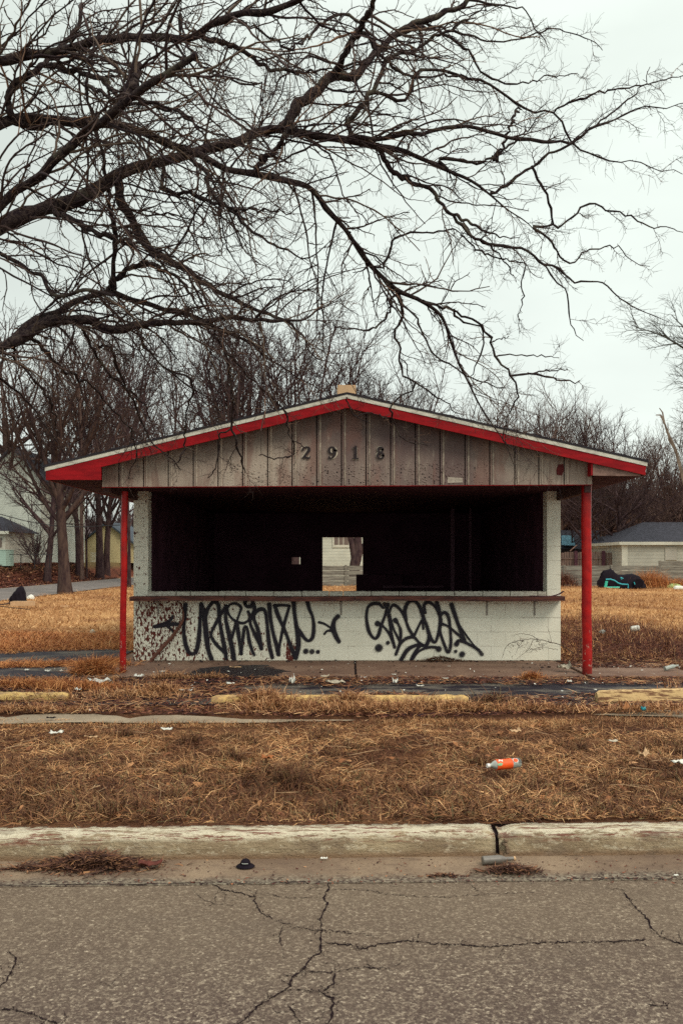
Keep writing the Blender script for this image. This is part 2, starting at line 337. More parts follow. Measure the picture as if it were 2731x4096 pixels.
# building
def block_mat(name, peel):
    m = M(name, 0.75, 0.3); xx, yy, zz = m.xyz(); v = m.comb(m.math('ADD', xx, 3.035), m.math('SUBTRACT', zz, 0.02), 0.0)
    br = m.new('ShaderNodeTexBrick'); br.offset = 0.5; br.inputs['Scale'].default_value = 1.0
    for k_, q in (('Mortar Size', 0.006), ('Mortar Smooth', 0.35), ('Bias', 0.0), ('Brick Width', 0.4065), ('Row Height', 0.203)): br.inputs[k_].default_value = q
    br.inputs['Color1'].default_value = (0.2, .2, .2, 1); br.inputs['Color2'].default_value = (0.9, .9, .9, 1); br.inputs['Mortar'].default_value = (0.5, .5, .5, 1)
    m.lk(v, br.inputs['Vector']); fac = br.outputs['Fac']; rv = m.xyz(br.outputs['Color'])[0]
    p = m.pos(); n1 = m.noise(p, 1.2, 5, .6); n2 = m.noise(p, 26, 5, .75); n4 = m.noise(p, 140, 3, .7)
    c = m.mix(m.rng(n1, .3, .7), (0.76, 0.75, 0.62), (0.86, 0.85, 0.72)); c = m.mix(m.math('MULTIPLY', rv, 0.05), c, (0.45, 0.43, 0.36))
    jn = m.math('MULTIPLY', fac, m.rng(m.noise(p, 3.5, 4), .46, .66, 0.03, .55))
    c = m.mix(jn, c, (0.30, 0.26, 0.215)); c = m.mix(m.rng(n2, .58, .78, 0, .35), c, (0.42, 0.38, 0.31))
    h = m.math('SUBTRACT', m.math('ADD', m.math('MULTIPLY', n2, .5), m.math('MULTIPLY', n4, .35)), m.math('MULTIPLY', fac, 1.2))
    if peel:
        pv = m.comb(xx, 0.0, m.math('MULTIPLY', zz, 0.42)); q1 = m.noise(pv, 33, 3, .5); q2 = m.noise(pv, 66, 2, .5); q0 = m.noise(m.comb(xx, 0.0, zz), 2.2, 3)
        # more paint lost towards the left corner
        thr = m.math('ADD', m.rng(xx, -3.0, -0.2, 0.485, 0.70, smooth=False), m.math('ADD', m.rng(q0, .35, .65, .05, -.03), m.rng(zz, .75, 1.05, 0.0, .14)))
        m1 = m.rng(m.math('SUBTRACT', q1, thr), 0.0, 0.012); m2 = m.rng(m.math('SUBTRACT', q2, m.math('ADD', thr, .035)), 0.0, 0.012)
        px = m.math('LESS_THAN', xx, 0.3); pk = m.math('MULTIPLY', m.math('MAXIMUM', m1, m2), px)
        # one large flake column by the ground
        bx = m.math('MULTIPLY', m.math('LESS_THAN', m.math('ABSOLUTE', m.math('ADD', xx, 0.80)), m.rng(m.noise(m.comb(xx, 0.0, zz), 22, 3), .3, .7, 0.02, 0.14)), m.math('LESS_THAN', zz, m.rng(m.noise(m.comb(m.math('MULTIPLY', xx, 3.0), 0.0, 0.0), 12, 2), .3, .7, 0.12, 0.42)))
        bx = m.math('MULTIPLY', bx, m.rng(m.noise(m.comb(m.math('MULTIPLY', xx, 2.0), 0.0, zz), 14, 3), .36, .40))
        pk = m.math('MAXIMUM', pk, bx)
        c = m.mix(pk, c, m.mix(m.rng(n2, .35, .65), (0.075, 0.014, 0.012), (0.16, 0.04, 0.026))); h = m.math('SUBTRACT', h, m.math('MULTIPLY', pk, 0.8))
        c = m.mix(m.math('MULTIPLY', m.rng(m.noise(m.comb(m.math('MULTIPLY', xx, 1.2), 0.0, zz), 5, 4), .60, .72, 0, .7), m.rng(zz, .62, .88)), c, (0.25, 0.12, 0.095))
    m.color(c); m.bump(h, .5, .006); return m.m
MAT_BLOCK = block_mat('painted block wall', True); MAT_BLOCK2 = block_mat('painted block', False)
m = M('red trim paint', 0.6, 0.10); p = m.pos(); n1 = m.noise(m.pos((1, 1, 4)), 4, 5, .6); n2 = m.noise(p, 60, 4, .6)
sc_ = m.rng(m.noise(m.pos((1.2, 1, 5), off=(2, 0, 5)), 5, 5, .75), .60, .68, 0, .55); m.color(m.mix(sc_, m.mix(m.rng(n1, .3, .7), (0.20, 0.007, 0.010), (0.34, 0.010, 0.014)), (0.12, 0.02, 0.018))); m.bump(n2, .12, .004); MAT_RED = m.m
m = M('chipped red pipe paint', 0.38, 0.22); p = m.pos(); n1 = m.noise(p, 9, 5, .6); zz = m.xyz()[2]; n2 = m.noise(m.pos((1, 1, .6)), 34, 4, .6)
ch = m.math('MULTIPLY', m.rng(n2, .615, .635), m.rng(zz, .75, .05)); rs = m.math('MULTIPLY', m.rng(n2, .36, .32), m.rng(zz, .3, .0))
c = m.mix(m.rng(n1, .3, .7), (0.27, 0.004, 0.006), (0.44, 0.010, 0.008)); c = m.mix(ch, c, (0.55, 0.42, 0.33)); c = m.mix(rs, c, (0.06, 0.015, 0.012))
fade = m.rng(m.noise(m.pos((1, 1, .4)), 5, 5, .7), .45, .7, 0, .35); c = m.mix(fade, c, (0.36, 0.05, 0.04)); c = m.mix(m.rng(zz, .22, .0, 0, .7), c, (0.09, 0.02, 0.015)); m.color(c); m.bump(n1, .15, .006); MAT_PIPE = m.m
m = M('white drip edge', 0.45, 0.5); n1 = m.noise(m.pos((1.5, 1, 4)), 3, 5, .7); m.color(m.mix(m.rng(n1, .42, .70), (0.62, 0.60, 0.50), (0.26, 0.23, 0.19))); MAT_DRIP = m.m
m = M('roof shingle', 0.95, 0.1); p = m.pos(); br = m.vor(m.pos((3, 7, 3)), 1, 'Color'); m.color(m.mix(m.noise(p, 40, 4, .7), m.mix(m.xyz(br)[0], (0.02, 0.018, 0.022), (0.05, 0.045, 0.05)), (0.03, 0.026, 0.03))); m.bump(m.noise(p, 60, 4), .6, .01); MAT_SHINGLE = m.m
m = M('weathered gable board', 0.72, 0.35); p = m.pos(); xx, yy, zz = m.xyz()
n1 = m.noise(m.pos((1.2, 1, .6)), 1.6, 5, .6); n2 = m.noise(m.pos((4, 1, 1)), 5, 5, .7); n3 = m.noise(p, 90, 4, .7)
c = m.mix(m.rng(n1, .35, .65), (0.42, 0.35, 0.28), (0.30, 0.235, 0.19))
soot = m.math('MULTIPLY', m.rng(m.math('ABSOLUTE', m.math('SUBTRACT', xx, 0.75)), 1.9, 0.6), m.rng(n1, .25, .6, .45, 1.0))   # smoke stain over the middle boards
c = m.mix(m.math('MULTIPLY', soot, .80), c, (0.105, 0.064, 0.063))
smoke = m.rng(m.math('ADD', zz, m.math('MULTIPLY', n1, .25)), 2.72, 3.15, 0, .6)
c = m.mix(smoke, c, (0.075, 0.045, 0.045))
rs = m.math('MULTIPLY', m.rng(m.noise(m.pos((2.2, 1, .8), off=(7, 0, 0)), 1.3, 4, .6), .50, .62), .5); c = m.mix(rs, c, (0.20, 0.095, 0.072)); dr = m.rng(m.noise(m.pos((26, 1, 1.4)), 1.0, 4, .6), .56, .68); c = m.mix(m.math('MULTIPLY', dr, m.rng(zz, 3.1, 2.5, .15, .6)), c, (0.13, 0.07, 0.055))
c = m.mix(m.math('MULTIPLY', m.rng(n2, .6, .75), .35), c, (0.42, 0.37, 0.30))
bl = m.math('MULTIPLY', m.rng(m.math('ABSOLUTE', m.math('SUBTRACT', xx, 0.1)), 1.9, 1.3), m.rng(m.math('ABSOLUTE', m.math('SUBTRACT', zz, 2.50)), .22, .08))
vb = m.vor(m.comb(m.math('ADD', xx, m.math('MULTIPLY', n3, .01)), 0.0, zz), 34, 'Distance'); vr = m.xyz(m.vor(m.comb(xx, 0.0, zz), 34, 'Color'))[0]
blis = m.math('MULTIPLY', m.rng(vb, .42, .1), bl); holes = m.math('MULTIPLY', m.math('MULTIPLY', m.rng(vb, .36, .30), m.math('GREATER_THAN', vr, .86)), bl)
c = m.mix(holes, c, (0.022, 0.012, 0.014)); m.color(c)
m.bump(m.math('SUBTRACT', m.math('ADD', m.math('MULTIPLY', n3, .15), m.math('MULTIPLY', blis, 1.2)), m.math('MULTIPLY', holes, 2.5)), .7, .012); MAT_GABLE = m.m
MAT_GROOVE = simple('board groove', (0.03, 0.018, 0.018), 1, .3)
MAT_BATTEN = None
m = M('batten', 0.7, .3); p = m.pos(); n2 = m.noise(m.pos((6, 1, 1.5)), 6, 5, .7); xx = m.xyz()[0]; s_ = m.rng(m.math('ABSOLUTE', m.math('SUBTRACT', xx, 0.75)), 1.9, 0.7, 0, .62)
c = m.mix(m.rng(n2, .4, .65), (0.36, 0.29, 0.23), (0.50, 0.42, 0.33)); m.color(m.mix(s_, c, m.mix(m.rng(n2, .45, .6), (0.10, 0.07, 0.06), (0.30, .26, .2)))); m.bump(n2, .3, .006); MAT_BATTEN = m.m
MAT_RAW = simple('raw weathered board', (0.20, 0.125, 0.10), .9, .35, 9)
MAT_DARK = simple('dark maroon ceiling', (0.085, 0.038, 0.05), .95, .3, 5, .1)  # plain dark maroon for soffit, laminate strip and picket posts
MAT_INT = simple('shade toned interior plaster', (0.075, 0.030, 0.045), .97, .25, 2.5, .05)  # lifted interior shadow is put into this dark maroon colour
MAT_DIGIT = simple('black numeral', (0.022, 0.014, 0.016), .6, .3, 40)
MAT_GHOST = simple('pale unpainted numeral ghost', (0.47, 0.42, 0.33), .8, .2, 40)
m = M('counter board', 0.7, .3); n = m.noise(m.pos((1.5, 6, 12)), 3, 5, .7); m.color(m.mix(m.rng(n, .35, .65), (0.05, 0.018, 0.016), (0.15, 0.05, 0.034))); m.bump(n, .4, .006); MAT_COUNTER = m.m
m = M('sill block', 0.8, .3); n = m.noise(m.pos((4, 6, 12)), 5, 5, .7); m.color(m.mix(m.rng(n, .45, .7), (0.56, 0.53, 0.44), (0.24, 0.19, 0.16))); m.bump(n, .4, .006); MAT_SILL = m.m
MAT_STEEL = simple('shelf bracket', (0.30, 0.27, 0.23), .5, .3)
MAT_TANPLY = simple('tan vent box', (0.56, 0.37, 0.21), .8, .1, 6)
# spray paint: fades out towards the edge of each stroke
m = M('black spray paint', .55, .3); at = m.new('ShaderNodeVertexColor', layer_name='edge'); ev = m.xyz(at.outputs['Color'])[0]
al = m.math('MULTIPLY', ev, m.rng(m.math('ADD', m.noise(m.pos(), 260, 3, .7), m.math('MULTIPLY', ev, .45)), .42, .66)); al = m.math('MULTIPLY', al, m.rng(m.noise(m.pos(), 7, 4, .6), .3, .5, .82, 1.0))
m.color((0.013, 0.010, 0.017)); m.lk(al, m.b.inputs['Alpha']); MAT_SPRAY = m.m
# wheel stops
m = M('yellow wheel stop', .8, .3); p = m.pos(); n1 = m.noise(m.pos((2, 5, 5)), 4, 5, .7); m.color(m.mix(m.rng(n1, .42, .60), (0.62, 0.42, 0.15), (0.33, 0.21, 0.10))); m.bump(m.noise(p, 50, 4), .4, .008); MAT_STOP = m.m
m = M('bare wheel stop', .9, .2); p = m.pos(); n1 = m.noise(m.pos((1.5, 8, 12)), 3, 5, .7); m.color(m.mix(m.rng(n1, .45, .6), (0.60, 0.42, 0.20), (0.17, 0.085, 0.045))); m.bump(m.noise(p, 50, 4), .4, .008); MAT_STOP2 = m.m
# vegetation
def blade_mat(name, stops, patch=None, sc_=1.2):
    m = M(name, .85, .2); c = m.ramp(m.island(), stops)
    if patch: c = m.mix(m.rng(m.noise(m.pos(), sc_, 4, .6), .40, .66, 0, patch[1]), c, patch[0], 'MULTIPLY')
    m.color(c); return m.m
MAT_VERGE = blade_mat('dry verge grass', [(0, (0.11, 0.042, 0.024)), (.3, (0.32, 0.145, 0.06)), (.6, (0.54, 0.28, 0.12)), (.90, (0.76, 0.47, 0.225)), (.96, (0.17, 0.14, 0.06)), (1, (0.13, 0.135, 0.06))], ((0.30, 0.235, 0.26), .95))
MAT_VERGE2 = blade_mat('dark green shaded grass', [(0, (0.05, 0.02, 0.016)), (.4, (0.15, 0.068, 0.036)), (.75, (0.29, 0.145, 0.07)), (.9, (0.11, 0.10, 0.045)), (1, (0.46, 0.28, 0.13))], ((0.55, 0.5, 0.5), .8))  # green-brown of its own, plus shade among taller blades in the colour
MAT_STRAW = blade_mat('straw clump', [(0, (0.10, 0.036, 0.022)), (.4, (0.30, 0.135, 0.06)), (.8, (0.54, 0.29, 0.13)), (1, (0.74, 0.48, 0.25))])
MAT_ORSTRAW = blade_mat('orange straw', [(0, (0.16, 0.045, 0.022)), (.5, (0.44, 0.17, 0.06)), (1, (0.68, 0.33, 0.12))])
MAT_LITTER = blade_mat('brown leaf litter', [(0, (0.02, 0.009, 0.010)), (.5, (0.08, 0.025, 0.019)), (.85, (0.18, 0.066, 0.038)), (.97, (0.36, 0.16, 0.08)), (1, (0.46, 0.27, 0.14))])
MAT_FIELD = blade_mat('golden field grass', [(0, (0.26, 0.115, 0.045)), (.35, (0.44, 0.225, 0.09)), (.8, (0.62, 0.365, 0.16)), (1, (0.80, 0.54, 0.27))], ((0.42, 0.31, 0.33), .95), .42)
MAT_LEAF = blade_mat('fallen leaf', [(0, (0.16, 0.06, 0.03)), (.6, (0.34, 0.15, 0.06)), (1, (0.50, 0.27, 0.13))])
m = M('foreground bark', .92, .15); p = m.pos(); v1 = m.noise(m.pos((1, 1, 1)), 26, 5, .7, 1.5); n1 = m.noise(p, 5, 4)
c = m.mix(m.rng(v1, .40, .62), (0.016, 0.009, 0.012), (0.062, 0.044, 0.038)); c = m.mix(m.rng(n1, .55, .7, 0, .55), c, (0.15, 0.135, 0.095)); m.color(c); m.bump(v1, .9, .02); MAT_BARK = m.m
m = M('foreground twig bark', .85, .2); c = m.ramp(m.island(), [(0, (0.022, 0.012, 0.014)), (.6, (0.058, 0.036, 0.031)), (.93, (0.12, 0.085, 0.062)), (1, (0.24, 0.13, 0.08))]); m.color(c); MAT_TWIG = m.m
def bark2(name, a, b):
    m = M(name, .95, .05); n = m.noise(m.pos((1, 1, .3)), 5, 4, .7); m.color(m.mix(m.rng(n, .35, .65), a, b)); m.bump(n, .6, .05); return m.m
MAT_FTREE = bark2('distant bark', (0.036, 0.021, 0.025), (0.085, 0.056, 0.052)); MAT_FTREE2 = bark2('reddish distant bark', (0.075, 0.045, 0.040), (0.15, 0.10, 0.08))
MAT_FTREE3 = bark2('grey green distant bark', (0.05, 0.052, 0.045), (0.10, 0.10, 0.082)); MAT_BIRCH = bark2('pale bark', (0.17, 0.14, 0.115), (0.34, 0.29, 0.24))
MAT_LTREE = bark2('street oak bark', (0.032, 0.019, 0.021), (0.085, 0.055, 0.045))
# background buildings
def siding(name, c, pitch, base=0.0):
    m = M(name, .7, .3); zz = m.xyz()[2]; f = m.math('FRACT', m.math('DIVIDE', m.math('SUBTRACT', zz, base), pitch)); n = m.noise(m.pos(), 1.3, 5)
    cc = m.mix(m.rng(n, .35, .7), c, tuple(q * .82 for q in c)); m.color(m.mix(m.rng(f, .13, .05, 0, .7, smooth=False), cc, tuple(q * .35 for q in c))); return m.m
MAT_SID_W = siding('white lap siding', (0.60, 0.62, 0.52), 0.19); MAT_SID_L = siding('white narrow siding', (0.62, 0.66, 0.58), 0.13)
MAT_SID_Y = siding('yellow siding', (0.60, 0.52, 0.28), 0.15); MAT_SID_G = siding('mint siding', (0.36, 0.50, 0.42), 0.13)
MAT_TRIM = simple('white trim', (0.60, 0.60, 0.50), .7, .08, 3); MAT_BROOF = simple('dark hip roof', (0.035, 0.035, 0.045), .9, .35, 6)
MAT_BROOF2 = simple('blue grey roof', (0.05, 0.065, 0.08), .9, .3, 3); MAT_PANE = simple('dim window pane', (0.16, 0.12, 0.10), .35, .15, 3, .5)
m = M('grey fence board', .9, .15); n = m.noise(m.pos((.5, 4, 8)), 3, 6, .7); m.color(m.mix(m.rng(n, .35, .68), (0.11, 0.10, 0.085), (0.29, 0.28, 0.235))); m.bump(n, .3, .01); MAT_FENCE = m.m
m = M('brown picket', .9, .15); n = m.noise(m.pos((8, 1, .6)), 2, 6, .7); m.color(m.mix(m.rng(n, .35, .65), (0.10, 0.065, 0.055), (0.24, 0.17, 0.14))); MAT_PICKET = m.m
MAT_BLACKPL = simple('black plastic', (0.010, 0.007, 0.011), .75, .3, 12, .08); MAT_TEAL = simple('teal strap', (0.03, 0.36, 0.42), .5, .15); MAT_GREEN = simple('sea green plastic', (0.05, 0.50, 0.36), .5, .15)
MAT_PAPER = simple('white paper', (0.66, 0.66, 0.58), .8, .08, 12); MAT_CARD = simple('cardboard', (0.55, 0.36, 0.20), .9, .12, 8)
MAT_TWIGBROWN = simple('rusty stick', (0.13, 0.055, 0.038), .9, .3); MAT_PALESTK = simple('pale dry stem', (0.34, 0.22, 0.12), .9, .3)
MAT_DKSTEM = simple('dark dry stem', (0.06, 0.034, 0.025), .9, .3)
MAT_MUTED = simple('weathered straw litter', (0.45, 0.40, 0.30), .9, .1)
MAT_WIRE = simple('cable', (0.02, 0.018, 0.02), .6, .1)
m = M('clear glass', .08, .5); m.color((0.55, 0.58, 0.5)); m.b.inputs['Transmission Weight'].default_value = .75; m.b.inputs['IOR'].default_value = 1.3; MAT_GLASS = m.m
m = M('dusty glass', .45, .5); n = m.noise(m.pos(), 30, 4); m.color(m.mix(n, (0.085, .075, .065), (0.20, .18, .15))); MAT_DUSTGLASS = m.m
MAT_LABEL = simple('orange label', (0.86, 0.10, 0.015), .45, .08, 20); MAT_WHITE = simple('label white', (0.8, 0.78, 0.72), .5, .05); MAT_LGREEN = simple('label green', (0.25, .50, .28), .5, .2)
MAT_LGREY = simple('label grey', (0.33, 0.36, 0.32), .4, .2)

# ------------------------------------------------------------------ ground, road, kerb
def sl_(X): return 0.030 * X                                   # the kerb runs slightly off square
def terrain(X, Y):
    X = np.asarray(X, float); Y = np.asarray(Y, float)
    t = np.clip((-18.3 - X) / 2.3, 0, 1); t = t * t * (3 - 2 * t)
    z = 1.15 * t
    z = z + 0.05 * np.sin(X * .9 + 1) * np.sin(Y * .55) * np.clip((Y - 16) / 10, 0, 1) * np.clip(1 - t, 0, 1) * (X > -11.5)
    z = z - 0.03 * ((X < -11.9) & (X > -17.3) & (Y > 10))
    return z
gx = np.r_[-400, -150, -80, -50, -35, -27, -23, np.arange(-21.5, -17, .5), -16, -14, -12.6, -12, np.arange(-11.5, -5, .5), np.arange(-5, 5.01, .14), np.arange(5.5, 22, .6), 26, 32, 45, 80, 150, 400]
gy = np.r_[4.83, np.arange(4.9, 8.4, .10), np.arange(8.4, 14, .3), np.arange(14, 62, .8), 65, 75, 90, 120, 180, 300, 700]
XX, YY = np.meshgrid(gx, gy); YY = YY + np.where(YY < 4.84, 1, np.clip((8.4 - YY) / 3.5, 0, 1)) * sl_(np.clip(XX, -6, 6))
ZZ = terrain(XX, YY)
vm = (YY > 5.0 + sl_(np.clip(XX, -6, 6))) & (YY < 7.6)
ZZ = ZZ + vm * (0.022 * np.sin(XX * 2.1 + YY) * np.sin(YY * 2.7 + XX * .7) + rng.normal(0, .006, XX.shape))
ZZ = np.where((YY > 5) & (YY < 9) & (np.abs(XX) < 30), ZZ - 0.012 + 0.012, ZZ)
nx, ny = len(gx), len(gy)
ii = (np.arange(ny - 1)[:, None] * nx + np.arange(nx - 1)[None, :])
q = np.stack([ii, ii + 1, ii + nx + 1, ii + nx], -1).reshape(-1, 4)
cxs = (XX.ravel()[q].mean(1)); cys = (YY.ravel()[q].mean(1))
bank = (cxs < -17.3) & (cys > 10)
tag(link('ground', mesh_np('ground', np.stack([XX, YY, ZZ], -1), q[~bank], smooth=True), MAT_SOIL), kind='structure')
tag(link('hillside', mesh_np('hillside', np.stack([XX, YY, ZZ], -1), q[bank], smooth=True), MAT_BANK), kind='structure')

mb = MB(); xs_ = [-60, -12, -6, 6, 12, 60]
v = []; f = []
for i, X in enumerate(xs_):
    xc = max(-6, min(6, X)); v += [(X, -12, -0.10), (X, 4.36 + sl_(xc), -0.142)]
f = [(2 * i, 2 * i + 2, 2 * i + 3, 2 * i + 1) for i in range(len(xs_) - 1)]
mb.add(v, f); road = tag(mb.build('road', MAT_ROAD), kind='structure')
def road_z(Y): return -0.10 - 0.042 * (Y + 12) / 16.36
mb = MB(); v = []; f = []
for i, X in enumerate(xs_):
    xc = max(-6, min(6, X)); v += [(X, 4.34 + sl_(xc), -0.137), (X, 4.78 + sl_(xc), -0.128), (X, 4.34 + sl_(xc), -0.20)]
for i in range(len(xs_) - 1): f += [(3 * i, 3 * i + 3, 3 * i + 4, 3 * i + 1), (3 * i + 2, 3 * i + 5, 3 * i + 3, 3 * i)]
mb.add(v, f); tag(mb.build('gutter_pavement', MAT_GUTTER), kind='structure')
# kerb: rounded profile swept along x, broken open at one joint
prof = [(-0.165, -0.16), (-0.160, -0.10), (-0.152, -0.035), (-0.143, -0.010), (-0.125, -0.001), (-0.04, 0.0), (0.0, 0.0), (0.0, -0.16)]
kerb = empty('kerb', (0, 4.8, 0), None, None, kind='structure')
JX = (1985 - HX) / F * 4.75
for (x0, x1, nm) in ((-7.0, JX - .012, 'kerb_segment'), (JX + .012, 7.0, 'kerb_segment'), (-60, -7.02, 'kerb_segment'), (7.02, 60, 'kerb_segment')):
    n = 2 if abs(x1) > 20 or abs(x0) > 20 else 260
    X = np.linspace(x0, x1, n); V = np.zeros((n, len(prof), 3))
    w1 = 0.004 * np.sin(X * 3.1) + rng.normal(0, .0012, n); chip = .022 * np.clip(np.sin(X * 7.3) * np.sin(X * 17.1 + 1) * np.sin(X * 2.9) - .35, 0, 1) * 2
    for j, (dy, dz) in enumerate(prof):
        V[:, j, 0] = X; V[:, j, 1] = 4.845 + sl_(np.clip(X, -6, 6)) + dy + (rng.normal(0, .0022, n) if 0 < j < 6 else 0) + w1 + (chip if j in (3, 4) else 0)
        V[:, j, 2] = dz + (rng.normal(0, .0015, n) if 0 < j < 6 else 0)
    if x0 == JX + .012:
        ch = np.exp(-((X - x0) / .06) ** 2); V[:, 1:6, 1] += (0.030 + rng.normal(0, .006, (n, 1))) * ch[:, None]; V[:, 3:7, 2] -= (0.022 + rng.normal(0, .004, (n, 1))) * ch[:, None]
    if x1 == JX - .012:
        ch = np.exp(-((X - x1) / .03) ** 2); V[:, 2:6, 2] -= 0.02 * ch[:, None]
    k = len(prof); ii = (np.arange(n - 1)[:, None] * k + np.arange(k - 1)[None, :])
    q = np.stack([ii, ii + k, ii + k + 1, ii + 1], -1).reshape(-1, 4)
    caps = [[(n - 1) * k + j for j in (0, 1, 2, 7)], [(n - 1) * k + j for j in (2, 3, 4, 7)], [(n - 1) * k + j for j in (4, 5, 6, 7)], [7, 2, 1, 0], [7, 4, 3, 2], [7, 6, 5, 4]]
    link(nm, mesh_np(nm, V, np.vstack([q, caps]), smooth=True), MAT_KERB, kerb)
mb = MB(); mb.box(JX - .03, JX + .03, 4.73 + sl_(JX), 4.842 + sl_(JX), -.16, -.03); mb.box(JX - .05, JX + .08, 4.842 + sl_(JX), 4.93 + sl_(JX), -.16, -.004); mb.build('joint_filler', MAT_CRACK, kerb)
for i in range(6):
    mb = MB(); x_ = JX + R.uniform(.0, .045); z_ = -.135 + i * .019; mb.box(x_, x_ + R.uniform(.018, .035), 4.675 + sl_(JX) + R.uniform(.0, .02), 4.74 + sl_(JX), z_, z_ + R.uniform(.012, .022), rot=R.uniform(-.4, .4)); mb.build('broken_chip', MAT_GUTTER, kerb, bevel=.003)

# ribbons: variable-width strokes lying in a plane
def ribbon(pts, to3, soft=False, seg=None):
    """pts: list of (u, v, halfwidth); to3 maps (u, v, layer) to world"""
    a = catmull([(p[0], p[1], 0, p[2]) for p in pts], seg or max(8, len(pts) * 7)); n = len(a)
    uv = a[:, :2]; w = np.maximum(a[:, 3], 1e-4)
    t = np.gradient(uv, axis=0); t /= np.linalg.norm(t, axis=1, keepdims=True) + 1e-9; nn = np.stack([-t[:, 1], t[:, 0]], 1)
    rows = []; 
    ext = np.array([1.75, 1.0, .72, 0, -.72, -1.0, -1.75]) if soft else np.array([1.0, -1.0]); ed = np.array([0, .26, 1, 1, 1, .26, 0]) if soft else np.array([1, 1])
    # round ends
    capn = 4; uvs = []; ws = []; es = []
    for s in range(capn):
        q_ = math.sin(math.pi / 2 * (s) / capn); d = math.cos(math.pi / 2 * s / capn)
        uvs.append(uv[0] - t[0] * w[0] * d); ws.append(w[0] * max(q_, .02)); es.append((nn[0], q_ if soft else 1))
    for i in range(n): uvs.append(uv[i]); ws.append(w[i]); es.append((nn[i], 1))
    for s in range(capn - 1, -1, -1):
        q_ = math.sin(math.pi / 2 * (s) / capn); d = math.cos(math.pi / 2 * s / capn)
        uvs.append(uv[-1] + t[-1] * w[-1] * d); ws.append(w[-1] * max(q_, .02)); es.append((nn[-1], q_ if soft else 1))
    V = []; E = []
    for c_, w_, (n_, e_) in zip(uvs, ws, es):
        for x_, y_ in zip(ext, ed): V.append(c_ + n_ * w_ * x_); E.append(y_ * e_)
    k = len(ext); N = len(uvs)
    fs = [(i * k + j, (i + 1) * k + j, (i + 1) * k + j + 1, i * k + j + 1) for i in range(N - 1) for j in range(k - 1)]
    return [to3(a_, b_) for a_, b_ in V], fs, E

CR6 = lambda L: [(x / 1.12, 3300 + y / 1.12) for x, y in L]
CR7 = lambda L: [(1331 + x / 1.12, 3300 + y / 1.12) for x, y in L]
_R2 = random.Random(9)
cracks = [
 (CR6([(930,250),(990,285),(1060,300),(1140,320),(1150,370),(1200,410),(1270,440),(1340,455),(1400,468),(1440,470),(1500,475),(1568,478)]), 3.2),
 (CR6([(1475,235),(1470,270),(1450,330),(1470,350),(1440,410),(1440,470),(1435,530),(1440,570),(1390,600),(1360,640),(1310,680),(1300,720),(1230,770),(1160,810),(1110,860),(1060,900)]), 6.0),
 (CR6([(1440,525),(1500,530),(1568,535)]) + CR7([(90,540),(130,555),(200,535),(300,520),(380,520),(440,530),(560,535),(690,545),(780,540),(900,528),(1000,525),(1180,525),(1330,518),(1420,512)]), 4.6),
 (CR7([(1300,290),(1325,330),(1360,375),(1410,420),(1420,455),(1460,495),(1520,520),(1568,535),(1640,545)]), 5.0),
 (CR6([(1270,450),(1250,500),(1270,560)]), 2.5),
 (CR6([(1350,655),(1420,660),(1500,660),(1568,645),(1640,640),(1740,640)]), 4.0),
 (CR6([(1500,660),(1495,710),(1440,750),(1490,780),(1490,830),(1475,892),(1470,930)]), 6.5),
 (CR6([(1300,740),(1360,738),(1440,748)]), 3.0), (CR6([(45,565),(75,600),(60,650),(10,720),(-40,760)]), 5.0), (CR6([(-30,825),(60,830),(150,850),(250,890),(330,930)]), 6.0),
 (CR7([(0,285),(150,290),(220,305),(330,318),(500,320),(680,308),(900,300)]), 1.6), (CR6([(870,290),(900,330),(960,350),(1080,360)]), 1.5), (CR6([(1280,800),(1310,830),(1340,880),(1350,930)]), 3.5),
 (CR6([(1440,570),(1500,572),(1568,560)]), 2.0), (CR7([(1220,280),(1300,290)]), 1.5), (CR7([(1400,800),(1450,812),(1500,806)]), 4.0), (CR6([(430,700),(500,720),(560,715)]), 1.2),
 (CR7([(0,478),(60,480),(150,490),(220,508)]), 1.6), (CR6([(1110,290),(1180,312),(1300,325),(1420,322)]), 1.2)]
for L, w in list(cracks):
    for _ in range(max(1, int(len(L) * .9)) if w > 2.4 else 1):
        a, b = L[_R2.randrange(1, len(L))]; an = _R2.uniform(0, 6.28); br = [(a, b)]
        for _k in range(_R2.randint(2, 6)): an += _R2.gauss(0, .5); a += 20 * math.cos(an); b += 11 * math.sin(an); br.append((a, max(b, 3530)))
        cracks.append((br, _R2.uniform(.7, 1.7)))
mb = MB()
for L, w in cracks:
    pts = []
    for (a, b), (c_, d) in zip(L[:-1], L[1:]):
        ns = max(2, int(math.hypot(c_ - a, d - b) / 9))
        for i in range(ns):
            t = i / ns; pts.append((a + (c_ - a) * t + R.gauss(0, 2.6), b + (d - b) * t + R.gauss(0, 1.8)))
    pts.append(L[-1])
    g = []
    for i, (a, b) in enumerate(pts):
        X, Y, _ = G(a, min(b, 4300), -0.138); fade = min(1, i / 4 + .15, (len(pts) - 1 - i) / 4 + .15)
        g.append((X, Y, w / 700 * (0.2 + .8 * R.random() ** 1.3) * fade * Y / 3.6 * .72))
    vv, ff, _ = ribbon(g, lambda x, y: (x, y, road_z(y) + .003), seg=len(g) * 2)
    vv = [(x + R.gauss(0, .0012), y + R.gauss(0, .0014), z) for x, y, z in vv]; mb.add(vv, ff)
    # crumbled crumbs beside wide cracks
mb.build('crack', MAT_CRACK, road)
# joint between road and gutter pan
mb = MB(); X0 = -7
while X0 < 7:
    x1 = X0 + R.uniform(.25, .9)
    if R.random() < .62: mb.add(*ribbon([(X0 + t * (x1 - X0), 4.352 + sl_(X0 + t * (x1 - X0)) + R.gauss(0, .004), R.uniform(.0005, .0035)) for t in np.linspace(0, 1, 10)], lambda x, y: (x, y, -.1345))[:2])
    X0 = x1
mb.build('seam', MAT_CRACK, road)

